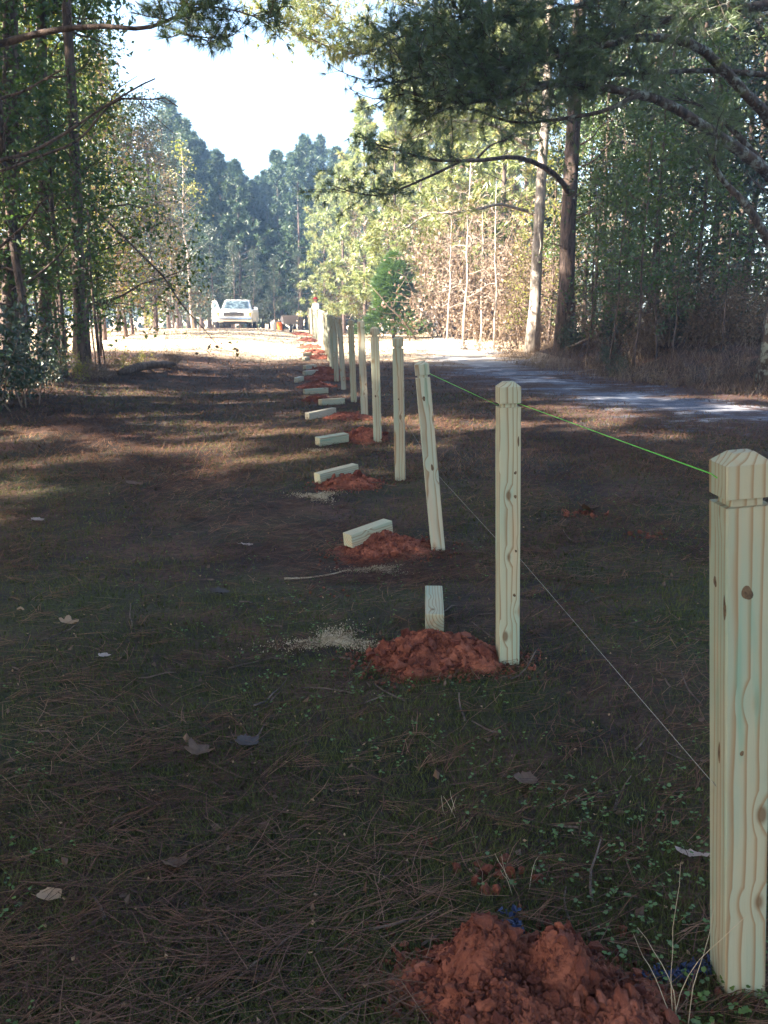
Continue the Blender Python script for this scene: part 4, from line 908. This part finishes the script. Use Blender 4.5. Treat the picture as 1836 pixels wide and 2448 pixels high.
def paint(segs, label, seed):
    r = rng_(seed); mb = MB(); P = []
    for (a, b), (c, d), n, sp in segs:
        p, q = ground_at(a, b), ground_at(c, d); t = r.random(n)[:, None]; P.append(p + (q - p) * t + r.normal(size=(n, 3)) * np.array([sp, sp, 0]))
    P = np.concatenate(P); P[:, 2] = ground_h(P[:, 0], P[:, 1]) + r.uniform(.004, .025, len(P)); leaves(mb, P, .014, r, .8)
    tag(mb.build('blue_paint_mark', M['blue']), label, 'paint mark')
paint([((1520, 2350), (1600, 2345), 90, .008), ((1600, 2348), (1705, 2318), 260, .009)], 'blue marking paint line on grass left of the nearest post base', 3)
paint([((1195, 1588), (1215, 1582), 120, .010)], 'small blue paint spot at the base of the green stained post', 4)
tp = MB(); c = ground_at(1225, 2275); q = rng_(5)
leaves(tp, c + np.array([0, 0, .07]) + q.normal(size=(60, 3)) * np.array([.012, .025, .018]), .02, q)
tag(tp.build('blue_flag_scrap', M['blue']), 'scrap of blue flagging caught in the crack of the big near mound', 'scrap')
# brush heap and log on the left
lg = MB(); a, b = ground_at(285, 905), ground_at(420, 882); lg.tube(spline(np.array([a + [0, 0, .1], (a + b) / 2 + [0, .1, .16], b + [0, 0, .1]]), 10), [.05, .085, .08, .09, .075, .085, .07, .075, .06, .03], 9)
tag(lg.build('fallen_log', M['bark'], None, True), 'dark fallen log at the foot of the left wood', 'log')
for k, (px, py, s, lab) in enumerate([(245, 905, .5, 'low dark brush heap left of the fallen log'), (400, 880, .42, 'dark twiggy brush heap at the right end of the fallen log')]):
    c = ground_at(px, py); BRUSH[k].put(c[0], c[1], s, k, lab, 'brush heaps by the fallen log', s * .5)
# a leaning bare twig over the sunlit clearing
tw = MB(); p = fp([(390, 660), (440, 735), (490, 790), (527, 832)], (15, 14.5)); tw.tube(np.concatenate([[[bx(225, 16.0), 16.0, 3.6]], p]), np.linspace(.02, .004, 17), 5)
lv = MB(); q = rng_(8); leaves(lv, p[-1] + q.normal(size=(14, 3)) * np.array([.2, .1, .06]), .09, q)
tb_ = empty('bent_sapling', (bx(225, 16.0), 16.0, gz(bx(225, 16.0), 16.0)))
off = np.array(tb_.location); tw.tube([[off[0], 16.0, off[2] - .1], [off[0] - .05, 16, 2.4], [off[0], 16, 3.6]], [.03, .025, .02], 6)
for b_ in (tw, lv): b_.v = [q_ - off if len(q_) else q_ for q_ in b_.v]
tw.build('stem', M['bark'], tb_, True); lv.build('leaves', M['leaf_autumn'], tb_); tag(tb_, 'thin bent sapling whose bare tip hangs over the sunlit clearing', 'sapling')

# ------------------------------------------------------------------ pickup truck
def rotz(a): return np.array([[math.cos(a), -math.sin(a), 0], [math.sin(a), math.cos(a), 0], [0, 0, 1]])
def bevel_build(mb, name, mat, parent, w=.03, smooth=True):
    o = mb.build(name, mat, parent, smooth); m = o.modifiers.new('bevel', 'BEVEL'); m.width = w; m.segments = 2; m.limit_method = 'ANGLE'; m.angle_limit = RG(35); return o
def extr(prof, x0, x1, mb, inset=0):           # side profile (y,z) swept across the width
    n = len(prof); p = np.array(prof); v = np.concatenate([np.column_stack([np.full(n, x0), p]), np.column_stack([np.full(n, x1), p])])
    j = np.arange(n); j2 = (j + 1) % n; mb.add(v, np.stack([j, j2, n + j2, n + j], -1)); 
    mb.f.append(j[::-1][None] + mb.n - 2 * n); mb.m.append(np.array([0])); mb.f.append(j[None] + mb.n - n); mb.m.append(np.array([0]))
tx, ty = (573 - CX) / F * 47.5, 47.0
tr = empty('pickup_truck', (tx, ty, gz(tx, ty)), RG(4)); tr.scale = (.97, .97, .93); tag(tr, 'white pickup truck facing the camera on the hill crest with a door open', 'pickup truck')
def arch(cy): return [(cy + .46 * math.cos(a), .44 + .46 * math.sin(a)) for a in np.linspace(0, math.pi, 9)][::-1]
b = MB(); prof = [(-.02, .62), (-.04, 1.06), (.05, 1.13), (1.35, 1.20), (1.9, 1.22), (5.3, 1.22), (5.32, .60)] + [(p, z) for p, z in arch(4.25)[::-1]] + [(3.6, .5), (1.5, .5)] + [(p, z) for p, z in arch(.95)[::-1]] + [(.2, .55)]
extr(prof, -.98, .98, b); bevel_build(b, 'body', M['white_paint'], tr, .05)
b = MB(); v = [(-.88, 1.28, 1.18), (.88, 1.28, 1.18), (.88, 3.1, 1.2), (-.88, 3.1, 1.2), (-.70, 1.95, 1.80), (.70, 1.95, 1.80), (.72, 2.95, 1.80), (-.72, 2.95, 1.80)]
b.add(v, [[0, 3, 2, 1], [4, 5, 6, 7], [0, 1, 5, 4], [1, 2, 6, 5], [2, 3, 7, 6], [3, 0, 4, 7]]); bevel_build(b, 'cab', M['white_paint'], tr, .06)
def quad(pts, name, mat, thick=.02):
    mb = MB(); p = np.array(pts, float); nv = nrm(np.cross(p[1] - p[0], p[2] - p[0])) * thick; mb.add(np.concatenate([p, p + nv]), [[3, 2, 1, 0], [4, 5, 6, 7], [0, 1, 5, 4], [1, 2, 6, 5], [2, 3, 7, 6], [3, 0, 4, 7]]); return mb.build(name, mat, tr)
quad([(-.74, 1.335, 1.25), (.74, 1.335, 1.25), (.635, 1.855, 1.73), (-.635, 1.855, 1.73)], 'windshield', M['glass'], .03)
quad([(.865, 1.75, 1.24), (.865, 2.85, 1.24), (.735, 2.8, 1.72), (.735, 2.02, 1.72)], 'side_window', M['glass'], .02)
b = MB(); b.box((0, -.035, .93), (1.15, .05, .22)); gr = b.build('grille', M['dark'], tr)
b = MB()
for z in (.85, .93, 1.01): b.box((0, -.07, z), (1.13, .03, .022))
b.build('grille_bars', M['chrome'], gr)
for s in (-1, 1):
    b = MB(); b.box((s * .71, -.05, .93), (.26, .06, .18)); bevel_build(b, 'headlight', M['lamp'], tr, .02)
    b = MB(); b.box((s * .905, -.02, .93), (.11, .14, .18)); bevel_build(b, 'turn_signal', M['amber'], tr, .015)
b = MB(); b.box((0, -.16, .62), (2.02, .16, .24), taper=(1, .8)); bevel_build(b, 'bumper', M['chrome'], tr, .04)
b = MB(); b.box((0, 2.4, .46), (1.3, 4.4, .22)); b.box((0, .95, .42), (1.6, .12, .12)); b.build('undercarriage', M['dark'], tr)
for s in (-1, 1):
    for y in (.95, 4.25):
        w = empty('wheel', (s * .80, y, .37)); w.parent = tr
        b = MB(); b.tube([[-.13, 0, 0], [-.1, 0, 0], [.1, 0, 0], [.13, 0, 0]], [.33, .37, .37, .33], 20); b.build('tyre', M['rubber'], w, False)
        b = MB(); b.tube([[s * .125, 0, 0], [s * .145, 0, 0]], [.2, .17], 14); b.build('rim', M['chrome'], w, False)
dw = empty('door', (-1.0, 1.5, 0)); dw.parent = tr; dw.rotation_euler = (0, 0, RG(28))
b = MB(); extr([(0, .5), (1.1, .5), (1.15, 1.22), (0, 1.22)], -.04, .04, b); extr([(.0, 1.22), (.06, 1.22), (.5, 1.70), (.46, 1.74)], -.03, .03, b); extr([(.46, 1.74), (.46, 1.68), (1.05, 1.68), (1.05, 1.74)], -.029, .029, b); extr([(1.05, 1.74), (.99, 1.74), (1.07, 1.22), (1.13, 1.22)], -.028, .028, b)
b.build('door_panel', M['white_paint'], dw)
b = MB(); extr([(.08, 1.23), (1.05, 1.23), (1.0, 1.68), (.5, 1.68)], -.01, .01, b); b.build('door_window', M['glass'], dw)
for s, y in ((1, 1.6), (-1, 1.5)):
    b = MB(); b.box((s * 1.13, y, 1.27), (.22, .08, .17)); b.box((s * .98, y, 1.22), (.14, .04, .04)); bevel_build(b, 'side_mirror', M['white_paint'], tr, .02)

# ------------------------------------------------------------------ wheelbarrow, buckets, shed, person
wx, wy = (697 - CX) / F * 40, 40.0
wb = empty('wheelbarrow', (wx, wy, gz(wx, wy)), RG(12)); tag(wb, 'wheelbarrow with a grey tray standing on the crest left of the fence end', 'wheelbarrow')
b = MB(); v = np.array([(-.28, -.35, .42), (.28, -.35, .42), (.26, .35, .36), (-.26, .35, .36), (-.38, -.62, .78), (.38, -.62, .78), (.36, .55, .66), (-.36, .55, .66)]); 
b.add(np.concatenate([v, v + np.where(np.arange(8)[:, None] < 4, [[0, 0, .03]], [[0, 0, 0]]) * 1.0 - np.sign(v) * np.array([.025, .025, 0])]), [[0, 3, 2, 1], [0, 1, 5, 4], [1, 2, 6, 5], [2, 3, 7, 6], [3, 0, 4, 7], [8, 9, 10, 11], [12, 13, 9, 8], [13, 14, 10, 9], [14, 15, 11, 10], [15, 12, 8, 11], [4, 5, 13, 12], [5, 6, 14, 13], [6, 7, 15, 14], [7, 4, 12, 15]])
b.build('tray', M['steel'], wb)
wl = empty('wheel', (0, -.62, .2)); wl.parent = wb
b = MB(); b.tube([[-.05, 0, 0], [-.035, 0, 0], [.035, 0, 0], [.05, 0, 0]], [.16, .2, .2, .16], 16); b.build('tyre', M['rubber'], wl)
b = MB(); b.tube([[-.06, 0, 0], [.06, 0, 0]], .09, 12); b.build('rim', M['white_plastic'], wl)
for s in (-1, 1):
    b = MB(); b.tube(spline(np.array([[s * .07, -.66, .2], [s * .2, -.3, .38], [s * .27, .4, .42], [s * .3, 1.0, .62]]), 9), .022, 6); b.build('handle', M['white_plastic'], wb, True)
    b = MB(); b.tube([[s * .24, .3, .40], [s * .26, .42, .0], [s * .26, .55, .0], [s * .27, .6, .44]], .016, 6); b.build('leg', M['dark'], wb)
for k, (px, py, m, lab) in enumerate([(660, 790, 'white_plastic', 'white plastic bucket on the crest beside the orange one'), (675, 790, 'orange', 'orange plastic bucket on the crest between pickup and wheelbarrow')]):
    y = 42.0 + k * .6; x = (px - CX) / F * y; bo = empty('bucket', (x, y, gz(x, y))); tag(bo, lab, 'bucket', 'buckets on the crest')
    b = MB(); b.tube([[0, 0, 0], [0, 0, .3], [0, 0, .38], [0, 0, .385], [0, 0, .1]], [.125, .15, .155, .14, .11], 16); b.build('pail', M[m], bo, False)
    b = MB(); t = np.linspace(0, math.pi, 9); b.tube(np.stack([.16 * np.cos(t), -.05 - .08 * np.sin(t), .36 - .1 * np.sin(t) + .2 * np.sin(t)], -1), .006, 5); b.build('handle', M['steel'], bo, True)
sx, sy = (1000 - CX) / F * 58, 58.0
sh = empty('shed', (sx, sy, gz(sx, sy) + .4), RG(20)); tag(sh, 'small white shed with grey roof half hidden under the sunlit trees', 'shed')
b = MB(); b.box((0, 0, .75), (2.2, 2.4, 1.5)); b.add([(-1.1, -1.195, 1.5), (1.1, -1.195, 1.5), (0, -1.195, 2.1), (-1.1, 1.195, 1.5), (1.1, 1.195, 1.5), (0, 1.195, 2.1)], [[0, 1, 2], [5, 4, 3]]); b.build('wall', M['siding'], sh)
b = MB()
for s in (-1, 1): b.box((s * .6, 0, 1.83), (1.4, 2.7, .06), np.array(Matrix.Rotation(s * math.atan2(.6, 1.1), 3, 'Y')))
b.build('roof', M['roofing'], sh)
b = MB(); b.box((.25, -1.22, .7), (.7, .04, 1.3)); b.build('door', M['roofing'], sh)

def skin_obj(name, verts, edges, mat, parent, sub=2):
    me = bpy.data.meshes.new(name); me.from_pydata([v[:3] for v in verts], edges, []); me.materials.append(mat)
    o = bpy.data.objects.new(name, me); COL.objects.link(o); o.parent = parent
    m = o.modifiers.new('skin', 'SKIN'); m.use_smooth_shade = True
    for i, v in enumerate(verts):
        d = me.skin_vertices[0].data[i]; rr = v[3] if isinstance(v[3], tuple) else (v[3], v[3]); d.radius = rr; d.use_root = i == 0
    s = o.modifiers.new('sub', 'SUBSURF'); s.levels = s.render_levels = sub; return o
ppx, ppy = (760 - CX) / F * 43.2, 43.0
pe = empty('person', (ppx, ppy, gz(ppx, ppy)), RG(-50)); tag(pe, 'person in a red cap and white shirt standing behind the far end of the fence', 'person')
# faces -y; one continuous body
V = [(0, 0, .96, (.15, .11)), (0, 0, 1.12, (.135, .10)), (0, 0, 1.30, (.165, .12)), (0, .01, 1.44, (.10, .08)), (0, 0, 1.51, .055), (0, -.01, 1.56, .06), (0, -.015, 1.63, (.082, .10)), (0, -.005, 1.70, (.078, .095)), (0, 0, 1.75, .05)]
E = [(0, 1), (1, 2), (2, 3), (3, 4), (4, 5), (5, 6), (6, 7), (7, 8)]
for s in (-1, 1):
    n = len(V); V += [(s * .17, .01, 1.41, .062), (s * .23, .0, 1.25, .05), (s * .25, -.03, 1.12, .043), (s * .23, -.17, .98, .034), (s * .21, -.25, .91, .026), (s * .205, -.29, .87, (.035, .018))]
    E += [(3, n), (n, n + 1), (n + 1, n + 2), (n + 2, n + 3), (n + 3, n + 4), (n + 4, n + 5)]
    m = len(V)
    for f_, (ox, L) in enumerate([(-.027, .06), (-.009, .072), (.009, .068), (.026, .052)]):
        V += [(s * .205 + ox, -.33, .845, .009), (s * .205 + ox * 1.2, -.33 - L * .5, .81, .008), (s * .205 + ox * 1.2, -.325 - L * .4, .78, .007)]; k = len(V) - 3
        E += [(n + 5, k), (k, k + 1), (k + 1, k + 2)]
    V += [(s * .165, -.275, .875, .010), (s * .15, -.315, .86, .008)]; k = len(V) - 2; E += [(n + 4, k), (k, k + 1)]
    n = len(V); V += [(s * .10, 0, .86, .085), (s * .105, -.01, .52, .06), (s * .11, .02, .28, .05), (s * .11, .03, .10, .04), (s * .115, -.06, .045, (.042, .035)), (s * .12, -.15, .035, (.04, .025))]
    E += [(0, n), (n, n + 1), (n + 1, n + 2), (n + 2, n + 3), (n + 3, n + 4), (n + 4, n + 5)]
body = skin_obj('body', V, E, M['skin'], pe)
skin_obj('shirt', [(0, 0, .93, (.175, .135)), (0, 0, 1.12, (.16, .125)), (0, 0, 1.30, (.19, .145)), (0, .01, 1.43, (.13, .10)), (.17, .01, 1.41, .082), (.235, .0, 1.25, .068), (.25, -.02, 1.16, .06), (-.17, .01, 1.41, .082), (-.235, .0, 1.25, .068), (-.25, -.02, 1.16, .06)],
         [(0, 1), (1, 2), (2, 3), (3, 4), (4, 5), (5, 6), (3, 7), (7, 8), (8, 9)], M['white_cloth'], pe)
skin_obj('trousers', [(0, 0, .95, (.165, .125)), (.10, 0, .84, .10), (.105, -.01, .52, .08), (.11, .025, .12, .068), (-.10, 0, .84, .10), (-.105, -.01, .52, .08), (-.11, .025, .12, .068)], [(0, 1), (1, 2), (2, 3), (0, 4), (4, 5), (5, 6)], M['denim'], pe)
b = MB(); t = np.linspace(0, 1, 6); b.tube(np.stack([0 * t, 0 * t + .005, 1.675 + .115 * np.sin(t * math.pi / 2)], -1), .108 * np.cos(t * math.pi / 2 * .97) + .002, 16)
b.add([(-.085, -.07, 1.69), (.085, -.07, 1.69), (.07, -.19, 1.675), (-.07, -.19, 1.675), (-.085, -.07, 1.70), (.085, -.07, 1.70), (.07, -.19, 1.685), (-.07, -.19, 1.685)], [[3, 2, 1, 0], [4, 5, 6, 7], [0, 1, 5, 4], [1, 2, 6, 5], [2, 3, 7, 6], [3, 0, 4, 7]])
b.build('cap', M['red_cloth'], pe, True)
b = MB(); b.tube([[0, .045, 1.56], [0, .05, 1.62], [0, .045, 1.68]], [.06, .078, .08], 12); b.build('hair', M['hair'], pe, True)
b = MB()
for s in (-1, 1): b.tube([[s * .033, -.108, 1.645], [s * .033, -.116, 1.645]], [.012, .006], 8)
b.tube([[0, -.10, 1.64], [0, -.125, 1.615], [0, -.112, 1.605]], [.008, .014, .012], 8); b.tube([[-.025, -.103, 1.575], [0, -.109, 1.573], [.025, -.103, 1.575]], .005, 6)
for s in (-1, 1): b.tube([[s * .083, 0, 1.66], [s * .095, .008, 1.64], [s * .084, 0, 1.61]], [.012, .018, .01], 7)
b.build('face', M['skin'], pe, True)
for s in (-1, 1):
    b = MB(); b.tube([[s * .112, .05, .02], [s * .112, .0, .06], [s * .117, -.1, .045], [s * .12, -.2, .03]], [.045, .062, .05, .03], 10); b.build('boot', M['boot'], pe, True)

# ------------------------------------------------------------------ haze box added to stand in for lens glare over the far trees
hb = MB(); hb.box((0, 45, 24), (260, 150, 54))
tz = NT('haze_air'); tz.t.nodes.remove(tz.b); pv = tz.n('VolumePrincipled'); pv.inputs['Color'].default_value = (.36, .60, 1.0, 1); pv.inputs['Density'].default_value = .0016; pv.inputs['Anisotropy'].default_value = .0
tz.l(pv.outputs[0], tz.out.inputs['Volume'])
hz = hb.build('haze', tz.m); hz['kind'] = 'stuff'; hz['label'] = 'thin pale haze in the air over the clearing'
